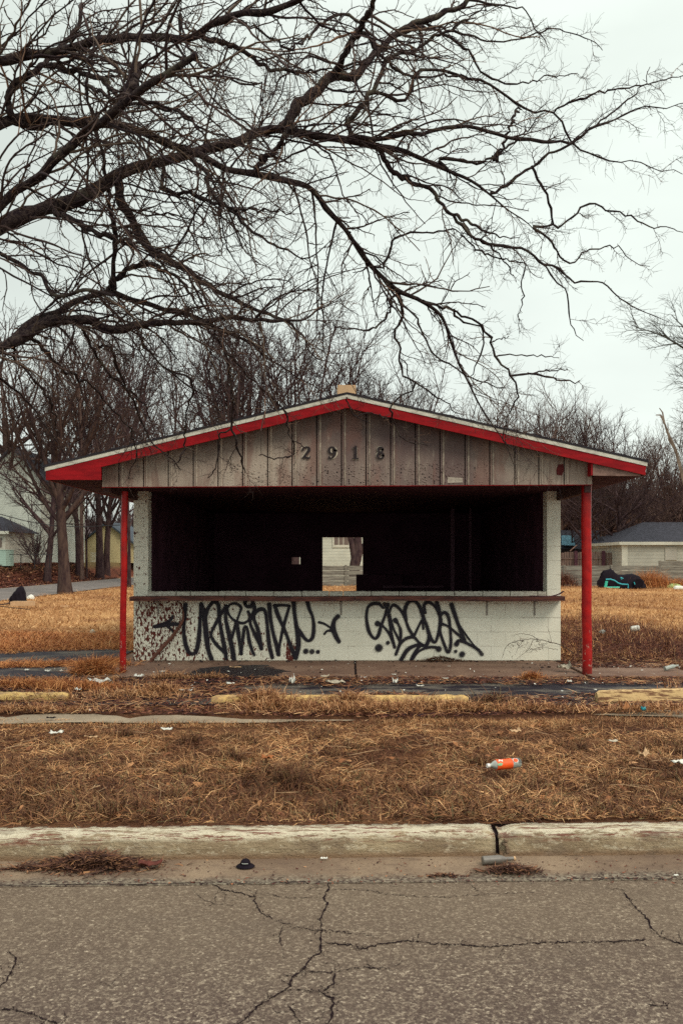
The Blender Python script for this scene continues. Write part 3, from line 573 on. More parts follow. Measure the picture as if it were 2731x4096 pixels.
# side street, sidewalk, parking lot, slab
def sheet(name, poly, z, mat, wob=0.0):
    pts = catmull([(a, b, 0) for a, b in poly + [poly[0]]], 160)[:-1] if wob else np.array([(a, b, 0) for a, b in poly], float)
    if wob: pts[:, :2] += rng.normal(0, wob, (len(pts), 2))
    mb = MB(); n = len(pts); mb.add([(p[0], p[1], z) for p in pts], [tuple(range(n))])
    return tag(mb.build(name, mat), kind='structure')
mb = MB(); mb.add([(-12.15, 9, 0.0), (-12.15, 150, .0), (-17.1, 150, 0.0), (-17.1, 9, 0.0)], [(0, 1, 2, 3)]); tag(mb.build('side_street', MAT_SIDE), kind='structure')
mb = MB(); mb.add([(-19.1, 30, 1.0), (-18.95, 30, .96), (-18.95, 90, .96), (-19.1, 90, 1.0)], [(0, 1, 2, 3)])
_sw = [G(a, b, .024)[:2] for a, b in ((-700, 2893), (-200, 2890), (0, 2889), (150, 2886), (300, 2883), (450, 2885), (600, 2887), (750, 2885), (900, 2886), (1050, 2884), (1180, 2881), (1300, 2879), (1420, 2875), (1300, 2873), (1180, 2872), (1050, 2872), (980, 2871), (900, 2865), (800, 2858), (700, 2855), (600, 2857), (545, 2864), (520, 2868), (480, 2860), (400, 2853), (300, 2850), (180, 2851), (90, 2855), (30, 2864), (-30, 2858), (-200, 2850), (-700, 2845))]
sheet('sidewalk', _sw, .012, MAT_WALK, .008)
sheet('sidewalk', [(2.3, 8.2), (3, 8.1), (6, 8.0), (30, 7.9), (30, 8.5), (5, 8.45), (3.4, 8.38), (2.7, 8.3)], .012, MAT_WALK, .008)
sheet('parking_lot', [(-30, 8.75), (30, 8.75), (30, 10.5), (4.6, 10.5), (4.2, 10.55), (-3.3, 10.55), (-3.4, 14.2), (-5.5, 14.0), (-30, 13.6)], .010, MAT_LOT)
mb = MB(); mb.box(-3.30, 0.102, 10.58, 19.2, -.1, .020); mb.box(.118, 2.95, 10.58, 19.2, -.1, .020); mb.box(3.0, 4.35, 10.72, 12.2, -.1, .022)
tag(mb.build('slab_pavement', MAT_SLAB, bevel=.006), kind='structure')
mb = MB(); mb.add(*ribbon([(.11 + R.gauss(0, .006), y, R.uniform(.008, .014)) for y in np.linspace(10.6, 12.4, 14)], lambda x, y: (x, y, .0235))[:2]); tag(mb.build('pavement_crack', MAT_CRACK), kind='structure')

# ------------------------------------------------------------------ the stand
WY = 12.455; s_w = F / WY
wx = lambda px: (px - HX) / s_w
wz = lambda py: EYE - (py - HY) / s_w
stand = empty('snack_stand', (0, 14, 0.02), 'abandoned block stand with red-trimmed gable roof, open dark front and graffiti', 'building')
XL, XR, OL, OR = wx(535), wx(2241), wx(594), wx(2186)
mb = MB(); mb.box(XL, XR, WY, WY + .2, .02, wz(2396)); fw = mb.build('front_wall', MAT_BLOCK, stand, bevel=.004)
for a, b in ((XL, OL), (OR, XR)):
    mb = MB(); mb.box(a, b, WY + .001, WY + .199, wz(2396) + .001, 2.439)
    mb.build('pillar', MAT_BLOCK if a < 0 else MAT_BLOCK2, stand, bevel=.004)
# sill course of thin blocks on top of the low wall
mb = MB(); xa = OL + .004
while xa < OR - .01:
    xb = min(xa + R.choice((.38, .40, .2, .39)), OR - .004)
    mb.box(xa, xb - .008, WY - .012 + R.uniform(-.004, .004), WY + .19, wz(2396) + .002, wz(2366) + R.uniform(-.004, .003)); xa = xb
mb.build('sill', MAT_SILL, stand, bevel=.005)
# counter board
mb = MB(); segs = [(522, 900), (901, 1420), (1421, 1900), (1901, 2256)]
for a, b in segs:
    X0, X1 = wx(a) * (WY - .2) / WY, wx(b) * (WY - .2) / WY
    za = EYE - (2386 - HY) / (F / (WY - .24)) - .0; n = 10
    for i in range(n):
        u0, u1 = X0 + (X1 - X0) * i / n, X0 + (X1 - X0) * (i + 1) / n
        d0 = .004 * math.sin(u0 * 2.3); mb.box(u0, u1 - (.003 if i == n - 1 else 0), WY - .25, WY - .004, za - .062 + d0, za + d0)
cnt = mb.build('counter_shelf', MAT_COUNTER, stand)
mb = MB()     # curling laminate strip at the right end
pts = [(2120, 2384), (2170, 2386), (2205, 2386), (2235, 2378), (2253, 2366)]
vs = []
for px, py in pts: X, Y, Z = P(px, py, WY - .2); vs += [(X, Y - .04, Z), (X, Y + .06, Z), (X, Y - .04, Z + .007), (X, Y + .06, Z + .007)]
fs = []
for i in range(len(pts) - 1):
    b = 4 * i; fs += [(b, b + 4, b + 5, b + 1), (b + 2, b + 3, b + 7, b + 6), (b, b + 2, b + 6, b + 4), (b + 1, b + 5, b + 7, b + 3)]
fs += [(0, 1, 3, 2), (16, 18, 19, 17)]
mb.add(vs, fs); mb.build('curled_laminate', MAT_DARK, cnt)
for px, py0, py1 in ((1364, 2405, 2460), (1946, 2405, 2461), (2136, 2405, 2461), (634, 2405, 2452)):
    mb = MB(); X = wx(px); mb.box(X - .013, X + .013, WY - .007, WY - .001, wz(py1), wz(2405)); mb.box(X - .012, X + .012, WY - .2, WY - .007, wz(2404) - .012, wz(2404) - .004)
    for q_ in (.03, .1): mb.box(X - .004, X + .004, WY - .011, WY - .007, wz(py1) + q_, wz(py1) + q_ + .008)
    mb.build('shelf_bracket', MAT_STEEL, stand)
# side walls, back wall with its openings
BY = 18.6; s_b = F / BY; bxp = lambda px: (px - HX) / s_b; bzp = lambda py: EYE - (py - HY) / s_b
for a, b, nm in ((XL + .002, XL + .2, 'side_wall'), (XR - .2, XR - .002, 'side_wall')):
    mb = MB(); mb.box(a, b, WY + .201, BY + .2, .02, 2.438); o = mb.build(nm, MAT_BLOCK2, stand)
mb = MB()
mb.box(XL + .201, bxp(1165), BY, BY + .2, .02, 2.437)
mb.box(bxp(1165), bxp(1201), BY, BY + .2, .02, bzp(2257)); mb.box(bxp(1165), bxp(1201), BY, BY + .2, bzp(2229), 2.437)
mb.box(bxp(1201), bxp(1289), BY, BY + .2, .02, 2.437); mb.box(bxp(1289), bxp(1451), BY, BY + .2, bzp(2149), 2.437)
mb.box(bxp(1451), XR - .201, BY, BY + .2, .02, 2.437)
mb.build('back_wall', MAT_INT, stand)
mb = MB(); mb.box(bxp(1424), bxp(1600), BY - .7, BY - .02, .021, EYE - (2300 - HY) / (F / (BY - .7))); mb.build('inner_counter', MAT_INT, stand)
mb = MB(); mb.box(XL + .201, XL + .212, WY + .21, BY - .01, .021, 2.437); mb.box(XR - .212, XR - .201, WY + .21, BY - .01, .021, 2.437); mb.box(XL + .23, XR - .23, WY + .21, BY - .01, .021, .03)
mb.box(OL - .05, OR + .05, WY + .205, WY + .216, .03, wz(2402)); mb.build('inner_lining', simple('shade toned side lining', (0.075, 0.030, 0.045), .97, .35, 2.5, .1), stand)  # lining carries the interior shade in its own colour
MAT_INTWOOD = simple('shade toned timber', (0.13, .065, .085), .9, .3)  # timber colour darkened so it sinks into the painted interior shade
for bx_ in ((1.95, 2.02, 16.5, 16.57, .03, 2.42), (2.30, 2.34, 16.5, 16.54, .03, 2.42), (.7, 1.9, 17.2, 17.3, .9, .94)): mb = MB(); mb.box(*bx_); mb.build('inner_post' if bx_[4] < .1 else 'inner_shelf', MAT_INTWOOD, stand)
# roof
GY = 10.87; FY = 10.70; s_g = F / FY
gxp = lambda px: (px - HX) / s_g; gzp = lambda py: EYE - (py - HY) / s_g
RT = (gxp(1388), gzp(1574)); LT = (gxp(186), gzp(1865)); RTT = (gxp(2582), gzp(1845))   # top line of the rake
def top_z(X):
    return RT[1] + (LT[1] - RT[1]) * (X - RT[0]) / (LT[0] - RT[0]) if X < RT[0] else RT[1] + (RTT[1] - RT[1]) * (X - RT[0]) / (RTT[0] - RT[0])
def band(mb, x0, x1, y0, y1, d0, d1):     # a strip that follows the rake, d0..d1 below the top line
    for a, b in ((x0, RT[0]), (RT[0], x1)):
        mb.prism_y([(a, top_z(a) - d1), (b, top_z(b) - d1), (b, top_z(b) - d0), (a, top_z(a) - d0)], y0, y1)
BR = 19.4
mb = MB(); band(mb, LT[0], RTT[0], FY + .001, BR, .016, .075); mb.build('roof_deck', MAT_RAW, stand)
mb = MB()
for a, b in ((LT[0] - .02, RT[0] + .0), (RT[0], RTT[0] + .02)):
    nseg = 14
    for i in range(nseg):      # courses of shingles, each a little over the next
        u0, u1 = a + (b - a) * i / nseg, a + (b - a) * (i + 1) / nseg
        up0, up1 = (.004, .013) if a < -1 else (.013, .004)
        mb.prism_y([(u0, top_z(u0) - .014), (u1, top_z(u1) - .014), (u1, top_z(u1) + up0 + .006), (u0, top_z(u0) + up1 + .006)][::1], FY - .035, BR + .03)
mb.build('shingles', MAT_SHINGLE, stand)
mb = MB(); band(mb, LT[0] - .006, RTT[0] + .006, FY - .03, FY, .015, .062); mb.build('drip_edge', MAT_DRIP, stand)
mb = MB()
lb = gzp(1920)
mb.prism_y([(LT[0] + .004, lb), (gxp(407), lb), (gxp(407), top_z(gxp(407)) - .175), (RT[0], RT[1] - .178), (RT[0], RT[1] - .063), (LT[0] + .004, top_z(LT[0]) - .063)], FY - .024, FY + .006)
mb.prism_y([(RT[0] + .001, RT[1] - .178), (RTT[0] - .028, gzp(1900)), (RTT[0] - .004, top_z(RTT[0]) - .063), (RT[0] + .001, RT[1] - .063)], FY - .022, FY + .006)
mb.box(gxp(2364) - .004, gxp(2364) + .016, FY + .007, GY + .02, gzp(1900) - .002, top_z(2.95) - .17)
mb.build('fascia', MAT_RED, stand)
mb = MB(); xa = gxp(2366) + .015; mb.prism_y([(xa, gzp(1902)), (RTT[0] - .06, gzp(1904)), (RTT[0] - .06, gzp(1896)), (xa, top_z(xa) - .16)], FY + .012, FY + .035); mb.build('end_board', MAT_RAW, stand)
mb = MB(); mb.box(LT[0] + .03, XL - .03, FY + .04, BR, lb + .002, lb + .014); mb.box(XR + .03, RTT[0] - .03, FY + .04, BR, gzp(1902) - .0, gzp(1902) + .012)
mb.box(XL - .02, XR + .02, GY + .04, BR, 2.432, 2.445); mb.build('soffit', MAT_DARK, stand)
mb = MB(); mb.box(LT[0] + .0, LT[0] + .02, FY + .01, BR, lb, top_z(LT[0]) - .07); mb.build('eave_fascia', MAT_RED, stand); mb = MB(); mb.box(RTT[0] - .022, RTT[0] - .002, FY + .01, BR, gzp(1900), top_z(RTT[0]) - .07); mb.build('eave_fascia', MAT_RED, stand)
mb = MB(); mb.box(XL - .01, XL + .06, GY + .08, WY - .002, 2.30, 2.43); mb.box(XR - .06, XR + .01, GY + .08, WY - .002, 2.30, 2.43); mb.box(XL, XR, GY + .06, GY + .14, 2.40, 2.431); mb.build('porch_beam', simple('beam wood', (0.10, .055, .05), .9, .3, 8), stand)
# gable boards
zb = lambda X: 2.362 + (2.393 - 2.362) * (X + 3.03) / 6.06
lines = [476, 574, 673, 773, 872, 970, 1070, 1168, 1266, 1365, 1463, 1561, 1660, 1758, 1858, 1957, 2057, 2153, 2254]
gl = [(px - HX) / F * GY for px in lines]; gL, gR = (407 - HX) / F * GY, (2368 - HX) / F * GY
def clipped(mb, a, b, y0, y1, down=.09, lift=0.0):
    brk = [a] + ([0.0] if a < 0 < b else []) + [b]
    for u, w in zip(brk[:-1], brk[1:]):
        mb.prism_y([(u, zb(u) + lift), (w, zb(w) + lift), (w, top_z(w) - down), (u, top_z(u) - down)], y0, y1)
mb = MB(); edges = [gL] + gl + [gR]
for a, b in zip(edges[:-1], edges[1:]):
    clipped(mb, a + .009, b - .006, GY + R.uniform(0, .003), GY + .02)
gs = mb.build('gable_siding', MAT_GABLE, stand)
mb = MB(); clipped(mb, gL + .002, gR - .002, GY + .021, GY + .035, .1, .004); mb.build('groove_backing', MAT_GROOVE, gs)
mb = MB()
for a in gl: clipped(mb, a + .034, a + .056, GY - .006, GY - .0005, .09, .003)
mb.build('batten', MAT_BATTEN, gs, bevel=.002)
mb = MB(); mb.prism_y([(gL, zb(gL) - .008), (gR, zb(gR) - .008), (gR, zb(gR) - .002), (gL, zb(gL) - .002)], GY - .002, GY + .03); mb.build('bottom_trim', MAT_RED, stand)
# peeled scab and patch on the right-hand boards
gP = lambda px, py, d=.0: ((px - HX) / F * (GY - d), EYE - (py - HY) / F * (GY - d))
mb = MB()
poly = [gP(x_, y_) for x_, y_ in ((2231, 1858), (2250, 1856), (2254, 1878), (2246, 1902), (2225, 1899), (2223, 1880))]
mb.prism_y(poly, GY - .004, GY - .001); mb.build('peeled_patch', simple('peeled red', (0.10, .012, .012), .8, .3), gs)
mb = MB(); poly = [gP(x_, y_) for x_, y_ in ((1790, 1908), (1848, 1912), (1850, 1930), (1788, 1932))]
mb.prism_y(poly, GY - .003, GY - .001); mb.build('pale_patch', simple('pale patch', (0.38, .33, .27), .8, .2), gs)
# house numerals 2 9 1 8
def numeral(strokes, ox, oy, h, off, yy, th, mat, parent, nm):
    mb = MB()
    for st in strokes:
        vv, ff, _ = ribbon([(ox + (x_ - .35) * h, oy + y_ * h, w_ * h / 2) for x_, y_, w_ in st], lambda a, b: (a + off[0], yy, b + off[1]), seg=max(10, len(st) * 6))
        yb = yy + th; n = len(vv); k = n // 2
        # two-column ribbon: close it into a solid
        vs = [(v_[0], yy, v_[2]) for v_ in vv] + [(v_[0], yb, v_[2]) for v_ in vv]
        fs = list(ff) + [tuple(i + n for i in f_[::-1]) for f_ in ff]
        for i in range(k - 1): fs += [(2 * i, 2 * i + n, 2 * i + 2 + n, 2 * i + 2), (2 * i + 1, 2 * i + 3, 2 * i + 3 + n, 2 * i + 1 + n)]
        mb.add(vs, fs); yy += .0004
    return mb.build(nm, mat, parent)
ringp = lambda cx, cy, rx, ry, wl, wr: [(cx + rx * math.cos(q_), cy + ry * math.sin(q_), wl + (wr - wl) * abs(math.cos(q_))) for q_ in np.linspace(0, 2 * math.pi, 13)]
DG = {'2': [[(.10, .74, .20), (.16, .86, .12), (.36, .95, .10), (.56, .86, .20), (.56, .66, .24), (.38, .42, .18), (.16, .16, .12), (.10, .06, .10)], [(.10, .10, .12), (.28, .13, .17), (.48, .07, .16), (.62, .08, .10), (.66, .24, .06)]],
      '9': [ringp(.34, .68, .22, .25, .10, .20), [(.57, .68, .22), (.56, .40, .22), (.42, .14, .14), (.22, .06, .12), (.13, .14, .18)]],
      '1': [[(.14, .84, .05), (.24, .88, .08), (.36, .96, .10)], [(.39, .94, .22), (.39, .06, .22)], [(.14, .04, .08), (.62, .04, .08)]],
      '8': [ringp(.35, .74, .17, .19, .10, .18), ringp(.35, .27, .22, .23, .10, .20)]}
for ch_, px, gh in (('2', 1224, (-.010, .006)), ('9', 1328, (.016, -.004)), ('1', 1420, (.003, -.006)), ('8', 1521, (-.006, .004))):
    X, Z = gP(px, 1836, .01)
    numeral(DG[ch_], X, Z, .158, (0, 0), GY - .016, .008, MAT_DIGIT, gs, 'house_number')
    numeral(DG[ch_], X, Z, .158, gh, GY - .0075, .004, MAT_GHOST, gs, 'numeral_ghost')
# vent box on the ridge
mb = MB(); mb.box(-.135, .112, 11.9, 12.15, 3.3, 3.835, rot=.06); mb.build('vent_box', MAT_TANPLY, stand, bevel=.004)
# posts
def post(px0, y0, px1, y1, Y, r, label):
    b = P(px0, y0, Y); t = P(px1, y1, Y); o = empty('porch_post', b, None, None); o.parent = stand; o.location = Vector(b) - stand.location
    n = 14; mb = MB(); pts = [(b[0] + (t[0] - b[0]) * i / n + .003 * math.sin(i), Y, (b[2] - .04) + (t[2] - b[2] + .04) * i / n) for i in range(n + 1)]
    mb.tube(pts, r, 24)
    return mb
mb = post(491, 2706, 500, 1966, 11.16, .0405, ''); 
for o in [o for o in bpy.data.objects if o.name.startswith('porch_post')]: bpy.data.objects.remove(o)
lp = mb.build('porch_post', MAT_PIPE, stand, smooth=True); lp['label'] = 'thin dark red pipe post on the left'
mb = post(2346, 2690, 2343, 1940, 11.05, .062, '')
for o in [o for o in bpy.data.objects if o.name.startswith('porch_post') and o.type == 'EMPTY']: bpy.data.objects.remove(o)
rp = mb.build('porch_post', MAT_PIPE, stand, smooth=True); rp['label'] = 'thick bright red pipe post on the right with chipped foot'

# graffiti ----------------------------------------------------------
G1 = [
 ([(375,185),(355,220),(310,245),(228,268)], 11), ([(440,252),(380,248),(300,260),(235,270)], 12), ([(335,270),(365,290),(380,312)], 7),
 ([(475,95),(470,180),(462,300),(475,400),(500,465),(530,480),(560,460),(580,360),(590,220),(598,95)], 14),
 ([(600,90),(625,200),(640,350),(655,450),(680,525)], 17), ([(625,200),(650,130),(685,80),(715,75),(735,110),(740,200),(765,350),(785,450),(795,518)], 14),
 ([(795,105),(770,140),(720,230),(680,310),(680,350),(720,410),(780,470)], 11), ([(795,110),(790,200),(810,300),(840,430),(858,525)], 15),
 ([(800,120),(830,92),(870,88),(910,115),(900,160),(875,230),(845,330),(830,400),(845,520)], 9), ([(800,130),(820,180),(860,220),(920,240),(965,220),(978,180),(965,150)], 9),
 ([(940,80),(955,55),(985,50),(1003,75),(990,105),(960,110),(942,92)], 13), ([(875,230),(890,320),(900,400),(912,480)], 13), ([(912,480),(925,360),(935,290),(945,265),(960,290),(975,380),(1000,460),(1015,490)], 11),
 ([(1010,90),(1015,140),(985,210),(985,250),(1020,330),(1050,390),(1070,440)], 12), ([(1070,440),(1045,300),(1010,200),(1030,150),(1070,130),(1100,150),(1115,250),(1130,400),(1155,510)], 13),
 ([(1132,95),(1140,200),(1165,330),(1190,420),(1203,485)], 14), ([(1203,485),(1215,400),(1240,280),(1270,170),(1290,105)], 10), ([(1290,105),(1240,100),(1175,103)], 10),
 ([(1175,103),(1200,180),(1250,290),(1300,420),(1335,510)], 13), ([(1322,70),(1330,170),(1345,270),(1360,400),(1340,515)], 15),
 ([(1345,270),(1380,320),(1410,360),(1440,378),(1470,350),(1480,270),(1470,190),(1445,130),(1430,70)], 12),
 ([(1417,460),(1418,461)], 19), ([(1465,462),(1466,463)], 18), ([(1511,464),(1512,465)], 14)]
G2 = [
 ([(148,233),(190,245),(230,270),(250,290)], 8), ([(298,185),(268,220),(260,280),(280,340),(305,385)], 16), ([(250,300),(215,300),(190,325)], 8),
 ([(605,240),(635,250),(690,310),(725,380),(740,430)], 9), ([(650,120),(620,90),(570,88),(530,120),(520,200),(535,290),(560,340),(590,360),(615,330),(635,260),(665,180),(690,90)], 11), ([(604,242),(608,244)], 19),
 ([(660,85),(690,160),(705,240),(715,320),(740,430)], 11), ([(700,180),(735,290),(780,380)], 9), ([(745,212),(775,260),(788,310),(780,400),(750,485)], 10), ([(744,215),(750,222)], 17),
 ([(690,180),(715,110),(740,100),(780,130),(820,200),(850,280),(890,345)], 10), ([(890,345),(940,240),(965,200)], 9),
 ([(830,215),(820,140),(850,75),(900,70),(940,120),(970,210),(1000,290),(1010,350),(990,410),(960,415)], 12),
 ([(980,160),(970,100),(1000,75),(1040,95),(1075,140),(1100,220),(1080,330),(1055,390),(1020,350),(985,240)], 11), ([(1070,80),(1085,130),(1095,165)], 13), ([(958,230),(965,285)], 8),
 ([(1100,180),(1130,155),(1160,190),(1175,290),(1180,400),(1160,465),(1130,410),(1095,300),(1100,210)], 11), ([(1110,245),(1160,265),(1220,315),(1285,370)], 9),
 ([(1185,95),(1220,200),(1260,310),(1285,375)], 14), ([(1235,240),(1290,320),(1350,400),(1390,440)], 6), ([(1225,400),(1235,380),(1270,380),(1330,410),(1390,445),(1425,485)], 11), ([(1224,402),(1226,404)], 18),
 ([(750,485),(780,410),(830,360),(890,350),(925,385),(955,410)], 10), ([(790,528),(840,450),(900,415),(950,408)], 13), ([(945,410),(905,460),(870,528)], 11), ([(880,520),(930,460),(1000,430),(1060,428),(1085,440)], 9), ([(1084,440),(1087,443)], 20),
 ([(616,432),(618,434)], 27), ([(687,393),(688,394)], 14), ([(1217,460),(1218,461)], 12), ([(1267,483),(1268,484)], 21)]
lay = 0
for (ox, strokes, lab) in ((500, G1, 'black scrawled spray tag with arrow, left'), (1200, G2, 'black looping spray tag, right')):
    V, Fc, E = [], [], []
    for pts, hw in strokes:
        lay += 1; yy = WY - .0022 - lay * .00022
        n = len(pts)
        g = []
        for i, (a, b) in enumerate(pts):
            w_ = hw * 1.24 * (1 + (0 if n < 3 else .15 * math.sin(i * 1.9 + hw)) ); g.append((wx(ox + a / 1.96), wz(2370 + b / 1.96), w_ / 1.96 / s_w))
        vv, ff, ee = ribbon(g, lambda x, z, yy=yy: (x, yy, z), soft=True, seg=max(10, n * 6))
        b0 = len(V); V += vv; Fc += [tuple(i + b0 for i in f_) for f_ in ff]; E += ee
    # thin drips
    me = bpy.data.meshes.new('graffiti'); me.from_pydata(V, [], Fc); me.update()
    ca = me.color_attributes.new('edge', 'FLOAT_COLOR', 'POINT')
    for i, e_ in enumerate(E): ca.data[i].color = (e_, e_, e_, 1)
    o = link('graffiti', me, MAT_SPRAY, fw); o['label'] = lab
    off = Vector((0, 0, 0)); o.location = -(Vector(stand.location) + Vector(fw.location))

# ------------------------------------------------------------------ wheel stops
def wheel_stop(x0, x1, Y, z, mat, label, rot=0.0, h=.10, dz=0.0):
    cx = (x0 + x1) / 2; o = empty('wheel_stop', (cx, Y, z), label, 'wheel stop', 'concrete wheel stops in front of the stand'); o.rotation_euler = (0, dz, rot)
    L = (x1 - x0) / 2; n = 60; me_v = []; pr = [(-.075, 0), (-.068, .05), (-.045, h - .008), (-.02, h), (.02, h), (.045, h - .008), (.068, .05), (.075, 0)]
    V = np.zeros((n, 8, 3)); X = np.linspace(-L, L, n)
    for j, (a, b) in enumerate(pr):
        V[:, j, 0] = X; V[:, j, 1] = a + rng.normal(0, .002, n); V[:, j, 2] = np.maximum(b + rng.normal(0, .0025, n) * (b > 0), -.01)
    V[0] *= (1, .7, .8); V[-1] *= (1, .7, .8)
    ii = (np.arange(n - 1)[:, None] * 8 + np.arange(7)[None, :]); q_ = np.stack([ii, ii + 8, ii + 9, ii + 1], -1).reshape(-1, 4)
    caps = [[0, 1, 6, 7], [1, 2, 5, 6], [2, 3, 4, 5]]; caps += [[(n - 1) * 8 + i for i in c_[::-1]] for c_ in caps]
    me = mesh_np('concrete_bar', V, np.vstack([q_, caps]), smooth=True); me.set_sharp_from_angle(angle=.6)
    ob = bpy.data.objects.new('concrete_bar', me); COL.objects.link(ob); me.materials.append(mat); ob.parent = o
    return o
wheel_stop(-5.05, -2.86, 9.0, .012, MAT_STOP, 'yellow wheel stop half sunk in straw at the left edge, before the left post', 0.0, .085)
wheel_stop(-1.365, 1.22, 8.85, .0, MAT_STOP, 'longest yellow wheel stop, half buried under straw clumps before the stand', 0.0, .09)
wheel_stop(2.52, 4.9, 9.0, .015, MAT_STOP2, 'chipped cream-yellow wheel stop on brown leaves beyond the right post, at the right edge', .10, .13, -.01)

# ------------------------------------------------------------------ grass and litter (blades)
def blades(name, n, xr, yr, ln, wd, lean, mat, zf=None, keep=None, seed=1, curl=.5, kind='stuff', parent=None, base=None, az=None, label=None, cat=None):
    g = np.random.default_rng(seed)
    if base is None:
        X = g.uniform(*xr, n)
        Y = g.uniform(*yr, n) if not callable(yr) else yr(g, n)
        if keep is not None: k = keep(X, Y, g); X, Y = X[k], Y[k]
    else: X, Y = base(g, n)
    n = len(X); Z = (zf(X, Y) if zf is not None else np.zeros(n))
    L = (ln[0] + (ln[1] - ln[0]) * g.random(n) ** 1.35) * (np.where(X < 1.0, np.clip((8.05 - Y) / .9, .28, 1), np.clip((8.3 - Y) / .9, .4, 1)) if 'verge' in name else (np.clip(.75 + .55 * vnoise(X, Y, 1.1, 2) + .3 * vnoise(X, Y, 3.1, 5), .3, 1.7) if 'field' in name else 1.0)) * (0.75 + .5 * (np.sin(X * 3.3) * np.sin(Y * 4.1) * .5 + .5)); W = g.uniform(*wd, n)
    A = g.uniform(0, 2 * np.pi, n) if az is None else az(g, n, X, Y); th = np.radians(g.uniform(*lean, n))
    hx, hy = np.cos(A), np.sin(A); d1 = np.stack([hx * np.sin(th), hy * np.sin(th), np.cos(th)], 1)
    th2 = np.minimum(th + g.uniform(0, curl * 1.6, n), 1.68); A2 = A + g.normal(0, .35, n)
    d2 = np.stack([np.cos(A2) * np.sin(th2), np.sin(A2) * np.sin(th2), np.cos(th2)], 1)
    s = np.stack([-hy, hx, np.zeros(n)], 1) + g.normal(0, .35, (n, 3)) * [1, 1, 1.6]; s = unit(s) * W[:, None] / 2
    b = np.stack([X, Y, Z], 1); m1 = b + d1 * (L * .5)[:, None]; tp = m1 + d2 * (L * .5)[:, None]
    tp[:, 2] = np.maximum(tp[:, 2], Z + .003)
    V = np.stack([b - s, b + s, m1 + s * .8, m1 - s * .8, tp], 1).reshape(-1, 3); i = np.arange(n) * 5
    q_ = np.stack([i, i + 1, i + 2, i + 3], 1); t_ = np.stack([i + 3, i + 2, i + 4], 1)
    me = mesh_np(name, V, q_, t_)
    o = link(name, me, mat, parent)
    if parent is None: tag(o, label, cat, kind=kind)
    return o
def vnoise(X, Y, s, ph=0.):
    return (np.sin(X * s + ph) * np.sin(Y * s * 1.3 + ph * 2) + .6 * np.sin(X * s * 2.3 + Y * s * 1.1 + ph * 3) * np.sin(Y * s * 2.9 - X * s * .7 + ph) + .4 * np.sin(X * s * 5.1 + 1.7 * Y * s + ph) * np.sin(Y * s * 4.3 + ph)) / 1.5
vz = lambda X, Y: .004 + 0.022 * np.sin(X * 2.1 + Y) * np.sin(Y * 2.7 + X * .7) - .012 + .018 * np.clip(vnoise(X, Y, 2.6, 3), 0, 1)
blades('dry_verge_grass', 135000, (-4.3, 4.4), (4.86, 7.95), (.04, .19), (.0024, .0066), (62, 92), MAT_VERGE, vz, lambda X, Y, g: (Y > 4.86 + sl_(X)) & (vnoise(X, Y, 2.0) * 1.2 + .5 * vnoise(X, Y, 6.0, 1) + g.random(len(X)) * 1.3 > .05), 11, label='straw-brown matted grass on the verge between kerb and sidewalk', cat='grass')
blades('shaded_verge_grass', 52000, (-4.3, 4.4), (4.86, 6.6), (.05, .13), (.0035, .007), (25, 85), MAT_VERGE2, vz, lambda X, Y, g: (Y > 4.87 + sl_(X)) & (g.random(len(X)) > (Y - 5.1) / 1.6), 12, label='darker green-brown shaded grass along the kerb', cat='grass')  # taller greener grass, its shade darkened into the blade colour
blades('upright_verge_grass', 9000, (-4.3, 4.4), (5.0, 7.9), (.06, .14), (.0025, .0045), (10, 55), MAT_VERGE, vz, lambda X, Y, g: (Y > 4.95 + sl_(X)) & (vnoise(X, Y, 3.1, 2) > .05), 13, label='taller upright straw blades standing out of the verge', cat='grass')
blades('sidewalk_edge_grass', 15000, (-4.6, 4.6), (7.60, 7.98), (.03, .085), (.0025, .005), (20, 84), MAT_VERGE, None, lambda X, Y, g: (Y < 7.78 + .09 * vnoise(X, Y, 2.2, 1) + .25 * (X > .2)), 14, label='ragged grass edge growing over the sidewalk', cat='grass')
blades('verge_leaves', 700, (-4.3, 4.4), (4.9, 7.7), (.03, .075), (.02, .05), (55, 92), MAT_LEAF, lambda X, Y: vz(X, Y) + .02, lambda X, Y, g: (Y > 4.9 + sl_(X)) & (g.random(len(X)) < .5), 31, .5, label='brown fallen leaves lying in the verge grass', cat='leaves')
blades('verge_twigs', 260, (-4.3, 4.4), (4.9, 7.7), (.12, .32), (.004, .007), (78, 92), MAT_PALESTK, lambda X, Y: vz(X, Y) + .035, lambda X, Y, g: (Y > 5.0 + sl_(X)), 32, .2, label='pale dry stems lying over the verge grass', cat='stems')
_g = np.random.default_rng(77); _tc = np.stack([_g.uniform(-4, 4.2, 60), 5.0 + 2.3 * _g.random(60) ** 1.4], 1)
blades('verge_tufts', 9000, None, None, (.07, .17), (.003, .006), (8, 62), MAT_VERGE2, vz, None, 33, .8, base=lambda g, n: tuple((lambda c_: (c_[:, 0] + g.normal(0, .05, n), np.maximum(c_[:, 1] + g.normal(0, .035, n), 4.9 + sl_(c_[:, 0]))))(_tc[g.integers(0, 60, n)])), label='dark green-brown tufts standing in the verge', cat='grass')
